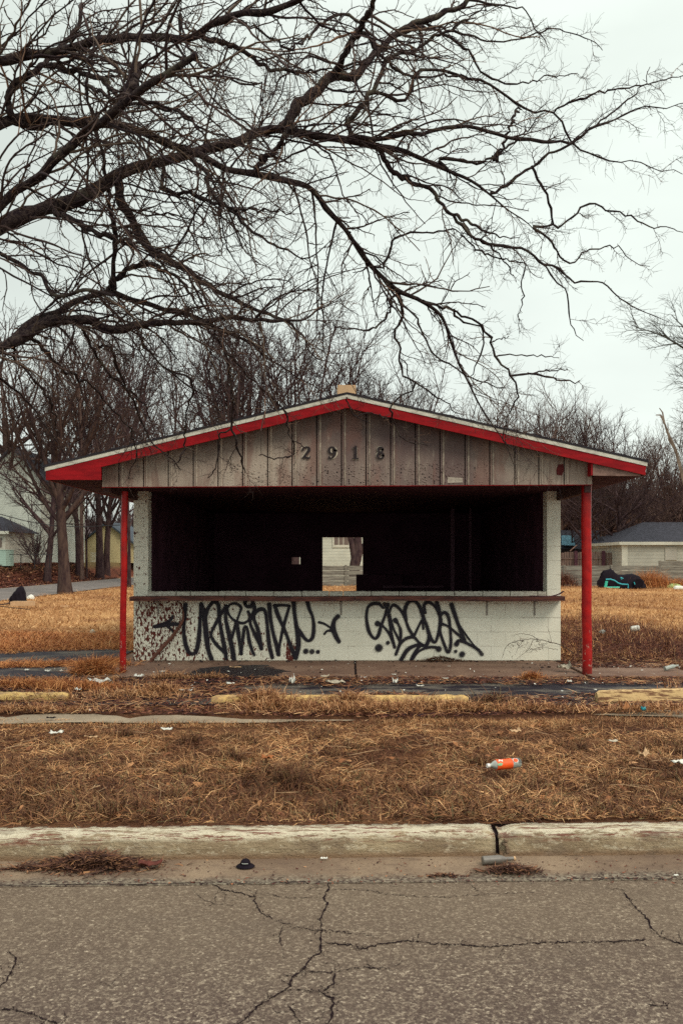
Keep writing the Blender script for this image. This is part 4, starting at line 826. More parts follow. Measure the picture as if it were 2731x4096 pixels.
# leaf and straw litter between sidewalk and wheel stops, and in front of the slab
def litkeep(X, Y, g):
    near = (Y > np.interp(X, [-3.9, -3.35, -3, -2.3, -1.9, -1.6, -1.25, -.8, -.3, .3, 2.6, 3.4, 5], [8.28, 8.26, 8.26, 8.18, 8.12, 8.15, 8.12, 8.02, 7.95, 7.9, 8.3, 8.4, 8.45]) + .01) & (Y < 9.35 + .35 * vnoise(X, Y, .9, 1) - .25 * np.clip((X - .6) / 1.5, 0, 1) * (X < 2.4))
    slabf = (Y > 10.05 + .18 * vnoise(X, Y, 1.1, 2)) & (Y < 10.72)
    left = (X < -1.2) & (Y > 9.2) & (Y < 10.6) & (vnoise(X, Y, 1.0, 4) > -.5)
    rightm = (X > 3.0) & (Y > 11.6) & (Y < 16)
    return near | slabf | left | rightm
blades('leaf_litter', 100000, (-5.2, 5.6), (8.0, 16), (.03, .10), (.006, .017), (72, 92), MAT_LITTER, lambda X, Y: .026 + 0 * X, litkeep, 15, .3, label='dark brown leaf litter packed before the wheel stops and along the slab edge', cat='leaf litter')
blades('loose_straw', 26000, (-5.2, 5.2), (8.0, 14), (.08, .22), (.003, .006), (70, 90), MAT_STRAW, lambda X, Y: .032 + 0 * X, lambda X, Y, g: litkeep(X, Y, g) & (vnoise(X, Y, 1.9, 5) + g.random(len(X)) > .35), 16, .3, label='loose pale straw strewn over the leaf litter', cat='straw')
def clump(cx, cy, rx, ry, n, ln, mat, name, label, seed, h=(20, 84), w=(.004, .0085), zbase=.02, group='straw clumps round the wheel stops'):
    def base(g, n): return cx + g.normal(0, rx, n), cy + g.normal(0, ry, n)
    zf = lambda X, Y: zbase + .06 * np.exp(-((X - cx) / rx) ** 2 / 1.5 - ((Y - cy) / ry) ** 2 / 1.5) * (ln[1] / .3)
    o = blades(name, n, None, None, ln, w, h, mat, zf, seed=seed, base=base, curl=.9, kind=None)
    return tag(o, label, 'grass clump', group)
CL = [(G(1040, 2812, .02), .13, .06, 900, (.10, .26), MAT_STRAW, 'bushy straw clump heaped over the middle wheel stop near its left end'),
      (G(1130, 2838, .02), .22, .06, 800, (.10, .24), MAT_STRAW, 'pale straw clump drooping in front of the left part of the middle wheel stop'),
      (G(1405, 2818, .02), .14, .06, 800, (.10, .24), MAT_STRAW, 'straw clump crossing the middle wheel stop under the centre of the stand'),
      (G(1720, 2836, .02), .26, .06, 900, (.08, .20), MAT_STRAW, 'low straw clump before the right end of the middle wheel stop'),
      (G(1870, 2842, .02), .20, .05, 500, (.06, .16), MAT_VERGE, 'low grass tuft between the middle and right wheel stops'),
      (G(1440, 2850, .02), .45, .06, 900, (.08, .20), MAT_STRAW, 'flattened straw drift on the leaf litter in front of the middle wheel stop'),
      (G(645, 2775, .02), .14, .06, 420, (.10, .24), MAT_STRAW, 'grass tuft with green tips between the left and middle wheel stops'),
      (G(375, 2696, .02), .12, .07, 1500, (.12, .30), MAT_ORSTRAW, 'bright orange-brown clump left of the thin red post'),
      (G(430, 2662, .02), .17, .10, 700, (.10, .26), MAT_ORSTRAW, 'thinner orange-brown clump behind the one beside the thin post'),
      (G(2128, 2716, .02), .07, .04, 500, (.08, .17), MAT_ORSTRAW, 'small orange straw tuft on the slab edge left of the thick red post'),
      (G(845, 2712, .02), .12, .03, 260, (.06, .14), MAT_STRAW, 'thin straw tuft at the slab edge below the puddle'),
      (G(690, 2716, .02), .15, .04, 380, (.06, .17), MAT_STRAW, 'straw tuft at the slab edge right of the thin post'),
      (G(110, 2748, .02), .42, .10, 1700, (.07, .18), MAT_ORSTRAW, 'wide straw bank behind the left wheel stop'),
      (G(340, 2758, .02), .28, .10, 1200, (.07, .18), MAT_ORSTRAW, 'straw bank past the right end of the left wheel stop'),
      (G(150, 2800, .02), .22, .05, 500, (.07, .18), MAT_STRAW, 'straw tuft lying across the left wheel stop'),
      (G(120, 2848, .02), .45, .05, 800, (.06, .15), MAT_STRAW, 'straw fringe in front of the left wheel stop'),
      (G(500, 2790, .02), .30, .08, 600, (.08, .18), MAT_STRAW, 'scattered straw tuft below the thin post'),
      (G(2620, 2850, .02), .30, .06, 800, (.07, .18), MAT_STRAW, 'straw heap in front of the right wheel stop'),
      (G(2120, 2842, .02), .28, .05, 650, (.06, .16), MAT_STRAW, 'straw tuft before the left end of the right wheel stop'),
      (G(2705, 2785, .02), .10, .05, 130, (.15, .38), MAT_STRAW, 'tall pale stems at the right edge behind the right wheel stop'),
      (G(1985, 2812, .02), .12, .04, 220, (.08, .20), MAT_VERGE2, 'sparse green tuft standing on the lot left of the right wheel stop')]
for i, ((cx, cy, _), rx, ry, n, ln, mat, lab) in enumerate(CL): clump(cx, cy, rx, ry, n, ln, mat, 'straw_clump', lab, 100 + i)
# field beyond
def fieldY(g, n): return 12.6 + (46.5 - 12.6) * g.random(n) ** 1.25
def fkeep(X, Y, g):
    ok = (np.abs(X) < Y * .42 + .6) & (X > -11.8) & ~((X > XL - .1) & (X < XR + .1) & (Y < 19.6))
    lot = (X < -3.0) & (Y < 14.3 + .5 * vnoise(X, Y, .8)); return ok & ~lot
blades('field_grass', 190000, (-19.5, 19.5), fieldY, (.10, .24), (.008, .018), (25, 84), MAT_FIELD, lambda X, Y: terrain(X, Y), fkeep, 17, label='golden dry grass of the open lot round and behind the stand', cat='grass')
blades('lot_edge_straw', 24000, (-7.5, -3.1), (13.4, 17.0), (.10, .26), (.004, .009), (40, 86), MAT_ORSTRAW, None, lambda X, Y, g: (Y > 13.7 + .5 * vnoise(X, Y, .9, 1)), 18, label='rust-brown straw along the back edge of the asphalt left of the stand', cat='straw')
blades('straw_island', 11000, (-5.6, -3.2), (11.3, 12.7), (.08, .22), (.004, .008), (50, 88), MAT_ORSTRAW, lambda X, Y: .012 + 0 * X, lambda X, Y, g: (np.abs(Y - 12.05 - .16 * (X + 4)) < .42 * (.6 + .5 * vnoise(X, Y, 1.6))) & (X > -5.2 + .4 * np.sin(Y * 9)), 19, label='rust-brown straw island lying on the asphalt left of the thin post', cat='straw')
blades('bramble_stems', 5200, (3.05, 6.2), (12.3, 20), (.25, .60), (.004, .008), (10, 80), MAT_LITTER, None, lambda X, Y, g: X > 3.2, 20, .8, label='dark leggy weeds behind the thick red post', cat='weeds')
blades('bank_leaves', 60000, (-24, -17.2), (30, 66), (.08, .22), (.03, .09), (60, 90), MAT_LITTER, lambda X, Y: terrain(X, Y) + .01, None, 21, .3, label='red-brown fallen leaves on the bank across the side street', cat='leaves')
blades('roadside_grit', 2600, (-3.2, 3.2), (4.30, 4.80), (.006, .022), (.004, .010), (75, 92), MAT_LITTER, lambda X, Y: -.130 + 0 * X, lambda X, Y, g: (Y - sl_(X) < 4.76) & (g.random(len(X)) < .35 + .6 * (np.abs(Y - sl_(X) - 4.36) < .05)), 22, .2, label='dark grit and crumbs lying in the gutter', cat='grit')

_cp = []
for L, w in cracks:
    if w < 2.4: continue
    for (a, b), (c_, d) in zip(L[:-1], L[1:]):
        for t_ in np.linspace(0, 1, max(2, int(math.hypot(c_ - a, d - b) / 6))): _cp.append(G(a + (c_ - a) * t_, b + (d - b) * t_, -.138)[:2])
_cp = np.array(_cp)
blades('crack_grit', 500, None, None, (.003, .010), (.003, .007), (70, 92), MAT_CRACK, lambda X, Y: road_z(Y) + .002, None, 34, .2, base=lambda g, n: tuple((lambda q_: (q_[:, 0] + g.normal(0, .012, n), q_[:, 1] + g.normal(0, .014, n)))(_cp[g.integers(0, len(_cp), n)])), label='dark crumbs and grit along the cracks in the road', cat='grit')
# ------------------------------------------------------------------ foreground tree
A_ = lambda L: [(x / 1.1487, y / 1.1487) for x, y in L]
B_ = lambda L: [(1365 + x / 1.1487, y / 1.1487) for x, y in L]
C_ = lambda L: [(x / 1.1487, 900 + y / 1.1487) for x, y in L]
D_ = lambda L: [(1365 + x / 1.1487, 900 + y / 1.1487) for x, y in L]
# each limb: photo outline, distance at start and end, width at start and end (photo px)
LIMBS = [
 (A_([(-300,1200),(0,1040),(130,980),(300,935),(430,880),(560,800),(700,750),(860,710),(1000,670),(1130,640),(1200,600),(1300,590),(1400,610),(1568,640)]) + B_([(100,650),(230,690),(300,700),(450,770),(580,820),(680,890),(760,960),(860,1040),(930,1110)]), 6.6, 7.9, 92, 12),
 (A_([(-300,1130),(0,960),(60,890),(170,830),(240,740),(380,620),(480,540),(600,450),(700,385),(800,320),(905,250)]), 6.3, 5.3, 62, 30),
 (A_([(590,460),(615,380),(640,300)]), 5.75, 5.7, 40, 30),
 (A_([(-300,660),(0,575),(100,540),(250,555),(420,570),(580,580),(680,620),(770,670),(880,695),(1000,750),(1130,790),(1290,820),(1430,870),(1460,920),(1500,960),(1568,1030)]) + D_([(60,80),(110,160),(200,250),(300,320),(400,370),(480,450),(500,520),(540,640),(590,740),(640,840),(700,930),(740,980),(770,1050),(790,1100)]), 6.4, 8.6, 58, 8),
 (A_([(-300,310),(0,280),(150,250),(260,240),(400,200),(600,175),(880,170),(1000,100),(1150,65),(1260,50),(1370,0),(1450,-60)]), 6.6, 6.0, 62, 26),
 (A_([(160,580),(60,540),(40,450),(70,380),(150,340),(220,270),(300,200),(360,120),(380,20)]), 6.3, 6.9, 34, 16),
 (A_([(1240,600),(1300,590),(1345,530),(1370,470),(1440,430),(1530,350)]) + B_([(60,350),(150,250),(250,160),(330,110),(450,70),(590,0),(640,-40)]), 7.15, 7.8, 48, 20),
 (B_([(-40,330),(10,260),(80,140),(130,50),(160,-40)]), 7.0, 6.6, 30, 22),
 (A_([(1140,795),(1200,740),(1270,690),(1300,640),(1350,570)]), 7.0, 7.3, 24, 18),
 (C_([(-300,640),(0,560),(100,500),(200,420),(300,380),(400,330),(520,310),(600,340),(700,370),(830,400),(940,440),(1050,500),(1130,530),(1200,590),(1330,680),(1420,730),(1500,790)]), 6.0, 7.8, 66, 7),
 (C_([(60,530),(170,480),(250,440),(400,440),(500,480),(620,460),(760,450),(920,450),(1060,420),(1180,440),(1300,440),(1400,430),(1480,380),(1568,340)]), 6.1, 6.9, 50, 9),
 (A_([(520,860),(560,930),(600,1000),(630,1080)]) + C_([(640,60),(720,130),(850,200),(930,260),(1050,330),(1200,400),(1310,440),(1380,500),(1440,600),(1540,640)]), 6.75, 7.3, 42, 7),
 (A_([(150,990),(330,1000),(430,1060),(560,1100),(700,1135),(800,1180),(900,1260),(1000,1300)]), 6.5, 6.0, 26, 7),
 (C_([(-200,60),(0,130),(100,180),(180,230),(210,290),(260,320),(400,310),(520,310)]), 6.4, 6.1, 24, 16),
 (C_([(510,320),(540,250),(590,200),(660,180),(760,210),(850,280),(900,360),(940,440)]), 6.2, 6.6, 24, 10),
 (C_([(530,330),(520,240),(530,100),(520,0)]) + A_([(500,880),(470,700),(430,560),(400,400),(440,200),(520,40)]), 6.3, 5.9, 20, 9),
 (A_([(880,700),(950,800),(980,900),(1060,960),(1150,1060),(1200,1100)]) + C_([(1330,130),(1400,160),(1480,100),(1560,40)]), 6.8, 6.2, 20, 7),
 (A_([(750,870),(880,890),(1000,940),(1100,960),(1200,960),(1330,970),(1420,900)]), 6.6, 6.2, 18, 7),
 (A_([(200,300),(350,330),(470,370),(560,440),(700,470),(830,520),(940,590),(1080,640),(1220,660)]), 6.4, 5.6, 26, 7),
 (A_([(870,180),(1000,190),(1130,240),(1250,320),(1400,325),(1500,320),(1600,330)]), 6.2, 6.4, 24, 8),
 (A_([(830,60),(860,190),(905,270),(960,330),(1040,360),(1100,380),(1200,400),(1190,560),(1180,680)]), 5.7, 5.4, 13, 8),
 (A_([(1560,70),(1430,150),(1340,230),(1240,180),(1100,90),(1000,20),(950,-40)]), 6.6, 6.0, 14, 8),
 (A_([(420,400),(600,480),(700,470),(850,540),(960,660),(1040,800),(1100,1000)]), 5.9, 5.3, 16, 7),
 # right-hand side
 (B_([(0,620),(130,640),(290,620),(420,600),(560,580),(680,610),(820,640),(960,650),(1060,650),(1140,590),(1250,545),(1370,495),(1500,495),(1568,470),(1640,440)]), 7.4, 7.9, 22, 5),
 (B_([(150,450),(290,460),(350,330),(500,345),(660,380),(750,430),(820,475),(900,515),(960,515),(1010,560),(1030,610),(1060,655),(1130,700),(1230,735),(1340,740),(1440,770),(1568,795)]), 7.5, 8.2, 16, 5),
 (B_([(960,510),(1050,470),(1140,440),(1230,415),(1350,400),(1470,370),(1568,345),(1650,330)]), 7.9, 8.2, 9, 5),
 (B_([(700,740),(720,720),(760,630),(785,560),(820,475)]), 7.7, 7.9, 13, 9),
 (B_([(450,730),(620,745),(720,700),(850,600),(900,540),(950,510)]), 7.6, 7.8, 16, 6),
 (B_([(800,820),(870,770),(960,710),(1060,655),(1160,580),(1270,490),(1370,405),(1420,310)]), 7.9, 7.6, 14, 5),
 (B_([(860,770),(900,820),(960,960),(990,1040),(1060,990),(1130,940),(1230,965),(1310,990),(1400,1040),(1500,1050),(1600,1080)]), 7.9, 8.0, 12, 5),
 (B_([(130,690),(230,780),(330,840),(420,880),(480,960),(620,1040),(700,1080),(820,1100)]), 7.3, 7.8, 24, 7),
 (D_([(500,0),(600,60),(720,90),(860,120),(900,150),(1000,200),(1060,260),(1180,260),(1250,310),(1320,370),(1400,410),(1500,440)]), 7.6, 8.1, 16, 5),
 (D_([(560,40),(640,120),(760,160),(840,180),(830,260),(830,330),(815,420),(820,500)]), 7.8, 8.1, 8, 5),
 (D_([(880,140),(960,220),(1040,320),(1045,420),(1060,470),(1110,535)]), 7.9, 8.1, 8, 5),
 (B_([(880,1040),(960,1100)]) + D_([(1000,140),(1060,180),(1120,120),(1260,100),(1330,170),(1410,190)]), 7.9, 8.3, 10, 5),
 (D_([(660,60),(760,180),(800,260)]), 7.8, 8.0, 8, 4),
 (D_([(290,330),(285,400),(250,480),(265,560),(280,690),(330,720),(440,790),(520,850),(560,880)]), 8.0, 8.4, 13, 6),
 (D_([(300,310),(230,340),(220,400),(190,440),(120,480),(0,470),(-80,440)]), 7.9, 7.6, 11, 6),
 (D_([(380,350),(480,380),(560,420),(640,460),(690,540),(710,600),(760,670),(800,740),(810,780),(780,840),(760,920),(755,990)]), 8.1, 8.7, 13, 7),
 (D_([(690,550),(770,515)]), 8.4, 8.4, 6, 3), (D_([(710,605),(820,600),(880,600),(1000,610)]), 8.5, 8.7, 7, 4),
 (D_([(790,690),(860,685),(930,695),(1050,720),(1095,722)]), 8.6, 8.8, 8, 5), (D_([(860,688),(960,670),(1040,660)]), 8.7, 8.8, 6, 4),
 (D_([(500,400),(560,450),(650,480),(620,650),(590,700)]), 8.3, 8.5, 7, 4),
 (D_([(190,250),(260,350),(340,420),(380,520),(440,610),(520,650),(560,690),(680,730),(750,750)]), 8.0, 8.4, 8, 5),
 (D_([(330,720),(325,760),(300,650),(270,600)]), 8.2, 8.3, 7, 5),
 (D_([(60,60),(180,200),(250,60),(400,40),(520,20),(640,100)]), 7.6, 7.9, 13, 6),
 (B_([(340,90),(470,130),(600,170),(680,190),(800,185),(890,160),(960,130),(1050,150),(1150,185),(1200,235)]), 7.8, 8.2, 12, 4),
 (B_([(590,0),(700,20),(850,40),(870,110),(900,150),(950,220)]), 7.6, 7.9, 10, 4), (B_([(250,160),(380,130),(520,190),(590,250),(640,320),(700,370),(800,385),(960,350),(1100,345)]), 7.4, 7.9, 14, 4),
 (B_([(120,160),(220,290),(330,350),(480,340),(560,350),(700,400)]), 7.0, 7.4, 16, 6), (B_([(30,560),(100,470),(170,360),(230,260),(330,230),(450,160),(560,100),(700,0)]), 7.0, 7.6, 24, 8),
 # over the stand's roof, left half
 (C_([(940,440),(1020,560),(1130,680),(1240,790),(1300,850),(1325,900),(1330,960),(1380,1010),(1400,1030)]), 7.6, 8.9, 13, 5),
 (C_([(500,560),(560,700),(640,860),(690,990),(760,1050),(820,1110),(830,1130)]), 7.4, 8.8, 10, 4),
 (C_([(1060,880),(1068,940),(1085,1000),(1100,1050),(1115,1090),(1130,1140)]) , 8.6, 9.1, 8, 5),
 (C_([(1010,960),(1004,1020),(1000,1090),(980,1140),(960,1160)]), 8.7, 9.0, 6, 4),
 (C_([(610,920),(622,1010),(632,1060),(610,1110),(590,1170)]), 8.6, 9.0, 6, 4), (C_([(860,930),(848,1020),(830,1060),(800,1110)]), 8.6, 9.0, 6, 4),
 (C_([(1000,590),(1060,700),(1070,860),(1060,900)]), 8.0, 8.6, 9, 6), (C_([(760,640),(880,720),(860,860),(850,940)]), 7.9, 8.6, 8, 5),
 (D_([(230,820),(240,900),(270,970),(320,1000),(400,1010)]), 8.6, 8.8, 6, 4), (D_([(20,790),(45,850),(60,880),(130,905)]), 8.7, 8.9, 5, 3), (D_([(60,880),(150,865),(220,890)]), 8.8, 8.9, 4, 3),
 (D_([(740,980),(770,1020),(800,1040),(805,1080)]), 8.6, 8.7, 5, 3), (C_([(1380,960),(1340,1060),(1250,1070),(1190,1050)]), 8.8, 8.7, 6, 4),
 (C_([(0,700),(120,800),(240,960),(300,1060)]), 7.5, 8.3, 12, 5), (C_([(150,520),(260,640),(420,740),(560,900),(660,1000)]), 6.6, 8.0, 18, 5),
 (C_([(380,460),(440,600),(520,700),(640,800),(700,900)]), 6.5, 7.8, 14, 5), (C_([(40,500),(100,640),(200,760),(260,900),(250,1000)]), 6.4, 7.6, 14, 5),
 (C_([(620,470),(700,600),(840,720),(960,800),(1010,860)]), 6.8, 8.4, 12, 5)]
TRX, TRY = -4.55, 6.45
tree = empty('street_tree', (TRX, TRY, 0), 'big bare street tree whose limbs reach in from the left over the stand', 'tree')
mb_pts = [(TRX - .1, TRY, -.05), (TRX - .08, TRY, .25), (TRX, TRY, .9), (TRX + .05, TRY, 1.8), (TRX + .1, TRY, 2.4), (TRX + .1, TRY, 3.2), (TRX + .12, TRY, 4.2), (TRX + .05, TRY, 5.4), (TRX, TRY, 6.8)]
mb = MB(); cp = catmull(mb_pts, 40); rr = list(np.interp(np.linspace(0, 1, 40), [0, .05, .15, .4, .7, 1], [.46, .36, .29, .25, .20, .11])); mb.tube([tuple(p_) for p_ in cp], rr, 18); mb.build('trunk', MAT_BARK, tree, smooth=True)
limb_p, limb_r = [], []
NL = 34; lone = np.zeros(0)
LIMBS.sort(key=lambda q_: -q_[3] - (1000 if q_[0][0][0] < -100 else 0))
def attach(L, y0, w0):
    """the nearest point of a stouter limb already grown, so that every branch starts on one"""
    best = None
    for c_, r_ in zip(limb_p, limb_r):
        px = HX + c_[:, 0] / c_[:, 1] * F; py = HY - (c_[:, 2] - EYE) / c_[:, 1] * F; wd = r_ * 2 * F / c_[:, 1]
        m_ = len(c_); dd = np.hypot(px - L[0][0], py - L[0][1]) + 40 * np.abs(c_[:, 1] - y0); dd[int(m_ * .93):] += 60; dd[wd < w0 * .55] += 90
        i = int(np.argmin(dd))
        if best is None or dd[i] < best[0]: best = (dd[i], c_[i])
    return best
for (L, y0, y1, w0, w1) in LIMBS:
    n = len(L); arr = []; root = None
    inside = 0 < L[0][0] < 2731 and 0 < L[0][1]
    if inside and L[0][0] > -100:
        b_ = attach(L, y0, w0)
        if b_ and b_[0] < 190: root = b_[1]; sh = root[1] - y0 - .10 * math.sin(w0)
    if root is None: sh = 0.0
    d = np.r_[0, np.cumsum([math.hypot(L[i + 1][0] - L[i][0], L[i + 1][1] - L[i][1]) for i in range(n - 1)])]; u = d / d[-1]
    for i, (a, b) in enumerate(L):
        Y = y0 + (y1 - y0) * u[i] + .10 * math.sin(u[i] * 6 + w0) + sh * (1 - u[i]) ** 2; arr.append(P(a, b, Y))
    if root is not None:
        d0_ = np.linalg.norm(np.array(arr[0]) - root); arr = [tuple(root)] + (arr[1:] if d0_ < .10 else arr)
    if L[0][0] < -100: arr = [(TRX + .1, TRY, max(2.0, arr[0][2] - .5))] + arr      # joined to the trunk
    c_ = catmull(arr, NL if w0 > 12 or len(L) > 6 else 14)
    m_ = len(c_)
    if w0 < 30: c_ += rng.normal(0, .010 if w0 > 12 else .008, c_.shape)
    else: c_[1:-1] += rng.normal(0, .006, (m_ - 2, 3))
    Yv = c_[:, 1]; w = np.interp(np.linspace(0, 1, m_), [0, .12, .5, 1], [w0 * 1.02, w0, (w0 * .42 + w1 * .58) if w0 > 40 else (w0 + w1) / 2, w1])
    if w1 <= 12: w = w * np.interp(np.linspace(0, 1, m_), [0, .75, 1], [1, 1, min(1, 3.0 / w1)])
    r_ = w * Yv / F / 2 * (1 + rng.normal(0, .06, m_)) * (.84 if w0 < 20 else .88)
    if c_[-1, 2] < 3.4 and w0 < 12: r_ = r_ * 1.35
    limb_p.append(c_); limb_r.append(r_)
for c_, r_, (L, y0, y1, w0, w1) in zip(limb_p, limb_r, LIMBS):
    if w0 >= 24:
        n2 = len(c_) * 3; ts = np.linspace(0, 1, n2); c2 = catmull(c_, n2); r2 = np.interp(ts, np.linspace(0, 1, len(r_)), r_) * (1 + .04 * rng.normal(size=n2))
        k = 12; v_, q_ = tubes_np(c2[None], r2[None], k); v_ += rng.normal(0, 1, v_.shape) * (r2.repeat(k)[:, None] * .05)
        n_ = len(c2); base = (n_ - 1) * k
        cen = len(v_); v_ = np.vstack([v_, c2[-1:], c2[:1]]); tr = [(base + j, base + (j + 1) % k, cen) for j in range(k)] + [((j + 1) % k, j, cen + 1) for j in range(k)]
        link('limb', mesh_np('limb', v_, q_, tr, smooth=True), MAT_BARK, tree)
thin = [(c_, r_) for c_, r_, L in zip(limb_p, limb_r, LIMBS) if L[3] < 24]
parts_b, parts_t = [], []
for n_ in sorted({len(c_) for c_, _ in thin}):
    pp = np.array([c_ for c_, _ in thin if len(c_) == n_]); rr = np.array([r_ for c_, r_ in thin if len(c_) == n_])
    # nodes: swollen joints where the twig changes direction
    parts_b.append(tubes_np(pp, rr * (1 + .25 * (rng.random(rr.shape) < .25)), 6))
# secondary growth
def inview(p_): return (p_[..., 0] > -p_[..., 1] * .46) & (p_[..., 0] < p_[..., 1] * .48)
def level(ps, rs, per, **kw): return spawn(ps, rs, per, **kw)
bigP = [(c_, r_, L[3]) for c_, r_, L in zip(limb_p, limb_r, LIMBS)]
S1, D1, Ln1, R1 = [], [], [], []
for c_, r_, w0 in bigP:
    length = np.linalg.norm(np.diff(c_, axis=0), axis=1).sum()
    mx = c_[:, 0].mean() / c_[:, 1].mean()                      # density falls off to the right
    dens = 9.5 if w0 >= 24 else 8.5
    if mx > .02: dens *= .60
    if mx > .12: dens *= .75
    low = (c_[-1, 2] < 3.9); per = max(1, int(length * dens * (.55 if low and w0 < 20 else 1)))
    hi = 1.45 if w0 >= 24 else .85
    if mx > .1: hi *= .65
    if c_[:, 2].mean() < 3.6 : hi *= .55
    s_, d_, l_, r2 = spawn(c_[None], r_[None], per, .10 if w0 > 40 else .04, .99, (25, 80), .22, hi, .45, .0022, taper=.35)
    r2 = np.minimum(r2, .0095); l_ = l_ * (.6 + .4 * np.minimum(1, r2 / .008))
    S1.append(s_); D1.append(d_); Ln1.append(l_); R1.append(r2)
S1, D1, Ln1, R1 = map(np.concatenate, (S1, D1, Ln1, R1))
k_ = inview(S1); S1, D1, Ln1, R1 = S1[k_], D1[k_], Ln1[k_], R1[k_]
D1 = unit(D1 * [1, .55, 1] + [.18, 0, -.02])
p1, r1 = grow(S1, D1, Ln1 * 1.2, R1, R1 * .4, 15, .21, (.012, 0, -.02), .35); parts_t.append(tubes_np(p1, r1, 5))
s_, d_, l_, r_ = spawn(p1, r1, 5, .12, .97, (28, 75), .14, .50, .65, .0018, lenscale=np.clip(Ln1 / .7, .5, 1.3)); d_ = unit(d_ * [1, .6, 1])
p2, r2 = grow(s_, d_, l_, r_, r_ * .5, 10, .26, (.01, 0, -.01), .4); parts_t.append(tubes_np(p2, r2, 4))
s_, d_, l_, r_ = spawn(p2, r2, 3, .2, .98, (30, 80), .05, .22, .75, .0014)
p3, r3 = grow(s_, d_, l_, r_, r_ * .5, 5, .25, (0, 0, -.01), .3); parts_t.append(tubes_np(p3, r3, 3))
# short spurs on everything thin
for ps, rs, per in ((p1, r1, 5), (np.array([c_ for c_, _ in thin if len(c_) == NL]), np.array([r_ for c_, r_ in thin if len(c_) == NL]), 24)):
    s_, d_, l_, r_ = spawn(ps, rs, per, .05, .99, (45, 90), .015, .055, .8, .0016, taper=.2); r_ = np.minimum(r_, .0032)
    p4, r4 = grow(s_, d_, l_, r_, r_ * .7, 3, .2, (0, 0, 0)); parts_t.append(tubes_np(p4, r4, 3))
v_, q_ = merge(parts_b); link('branches', mesh_np('branches', v_, q_, smooth=True), MAT_BARK, tree)
v_, q_ = merge(parts_t); link('twigs', mesh_np('twigs', v_, q_, smooth=True), MAT_TWIG, tree)
print('fg twigs verts', len(v_))

# ------------------------------------------------------------------ background trees
def make_tree_meshes(seed, H, style, rb, dens=1.0):
    global rng; rng = np.random.default_rng(seed)
    st = np.array([[0., 0, -.2]]); di = np.array([[rng.normal(0, .03), 0, 1.]])
    th = {'vase': .32, 'multi': .16, 'spread': .40, 'tall': .6, 'high': .62}[style]
    tp, tr = grow(st, di, np.array([H * (th + (.5 if style in ('tall',) else .18))]), np.array([rb]), np.array([rb * .45]), 12, .035, (0, 0, .05))
    tr[:, 0] *= 1.35; tr[:, 1] *= 1.05
    tv = tubes_np(tp, tr, 12)
    nl = {'vase': 13, 'multi': 9, 'spread': 14, 'tall': 18, 'high': 12}[style]
    ang = {'vase': (18, 48), 'multi': (8, 26), 'spread': (35, 75), 'tall': (30, 65), 'high': (25, 70)}[style]
    t0 = {'vase': .45, 'multi': .5, 'spread': .45, 'tall': .3, 'high': .6}[style]
    trop = {'vase': (0, 0, .07), 'multi': (0, 0, .06), 'spread': (0, 0, .03), 'tall': (0, 0, .06), 'high': (0, 0, .0)}[style]
    s_, d_, l_, r_ = spawn(tp, tr, nl, t0, 1.0, ang, H * .36, H * .62, .58, .06, taper=.25)
    a1, b1 = grow(s_, d_, l_, r_, r_ * .18, 14, .07, trop)
    s_, d_, l_, r_ = spawn(a1, b1, int(8 * dens), .18, .98, (22, 60), H * .12, H * .26, .62, .026, taper=.45)
    a2, b2 = grow(s_, d_, l_, r_, r_ * .3, 9, .10, trop)
    s_, d_, l_, r_ = spawn(a2, b2, int(7 * dens), .15, .98, (22, 65), H * .05, H * .12, .6, .011, taper=.4)
    a3, b3 = grow(s_, d_, l_, r_, r_ * .4, 6, .13, (0, 0, trop[2] * 1.2))
    s_, d_, l_, r_ = spawn(a3, b3, 4, .15, .98, (22, 60), H * .025, H * .07, .7, .0075)
    kp = rng.random(len(s_)) < .62; s_, d_, l_, r_ = s_[kp], d_[kp], l_[kp], r_[kp]
    a4, b4 = grow(s_, d_, l_, r_, r_ * .6, 4, .15, (0, 0, trop[2] * 1.2))
    tw = merge([tubes_np(a3, b3, 4), tubes_np(a4, b4, 3)])
    lm = merge([tubes_np(a1, b1, 8), tubes_np(a2, b2, 5)])
    f_ = lambda nm, vq: mesh_np(nm, vq[0], vq[1], smooth=True)
    return f_('trunk', tv), f_('limbs', lm), f_('crown', tw), float(np.percentile(tw[0][:, 2], 99.7))
VAR = {'va': make_tree_meshes(31, 14, 'vase', .25, .86), 'vb': make_tree_meshes(32, 13, 'vase', .17, .86), 'mu': make_tree_meshes(33, 15, 'multi', .23), 'mv': make_tree_meshes(34, 14, 'multi', .18),
       'sp': make_tree_meshes(35, 12, 'spread', .24, .86), 'ta': make_tree_meshes(36, 15, 'tall', .15, .86), 'hi': make_tree_meshes(37, 16, 'high', .35, 1.35)}
def bare_tree(var, X, Y, h, mat, label, group=None, rot=None, z=None, rx=1.0):
    tm, lm, cm, H = VAR[var]; z = float(terrain(X, Y)) if z is None else z
    o = empty('bare_tree', (X, Y, z), label, 'tree', group); s = h / H; o.scale = (s * rx, s * rx, s); o.rotation_euler = (0, 0, R.uniform(0, 6.28) if rot is None else rot)
    for nm, me in (('trunk', tm), ('limbs', lm), ('crown', cm)):
        c_ = bpy.data.objects.new(nm, me); COL.objects.link(c_); c_.parent = o
        if len(me.materials) == 0: me.materials.append(mat)
        c_.material_slots[0].link = 'OBJECT'; c_.material_slots[0].material = mat
    return o
at = lambda px, Y: (px - HX) * Y / F
GB = 'bare trees massed behind the stand'
bare_tree('va', at(262, 37.2), 37.2, 12.8, MAT_LTREE, 'thick-trunked bare tree on the straw at the near edge of the side street, left', GB, 1.0, .06, 1.1)
bare_tree('vb', at(318, 62), 62, 15.5, MAT_FTREE, 'dark-trunked bare tree on the leafy bank just right of the thick-trunked one', GB)
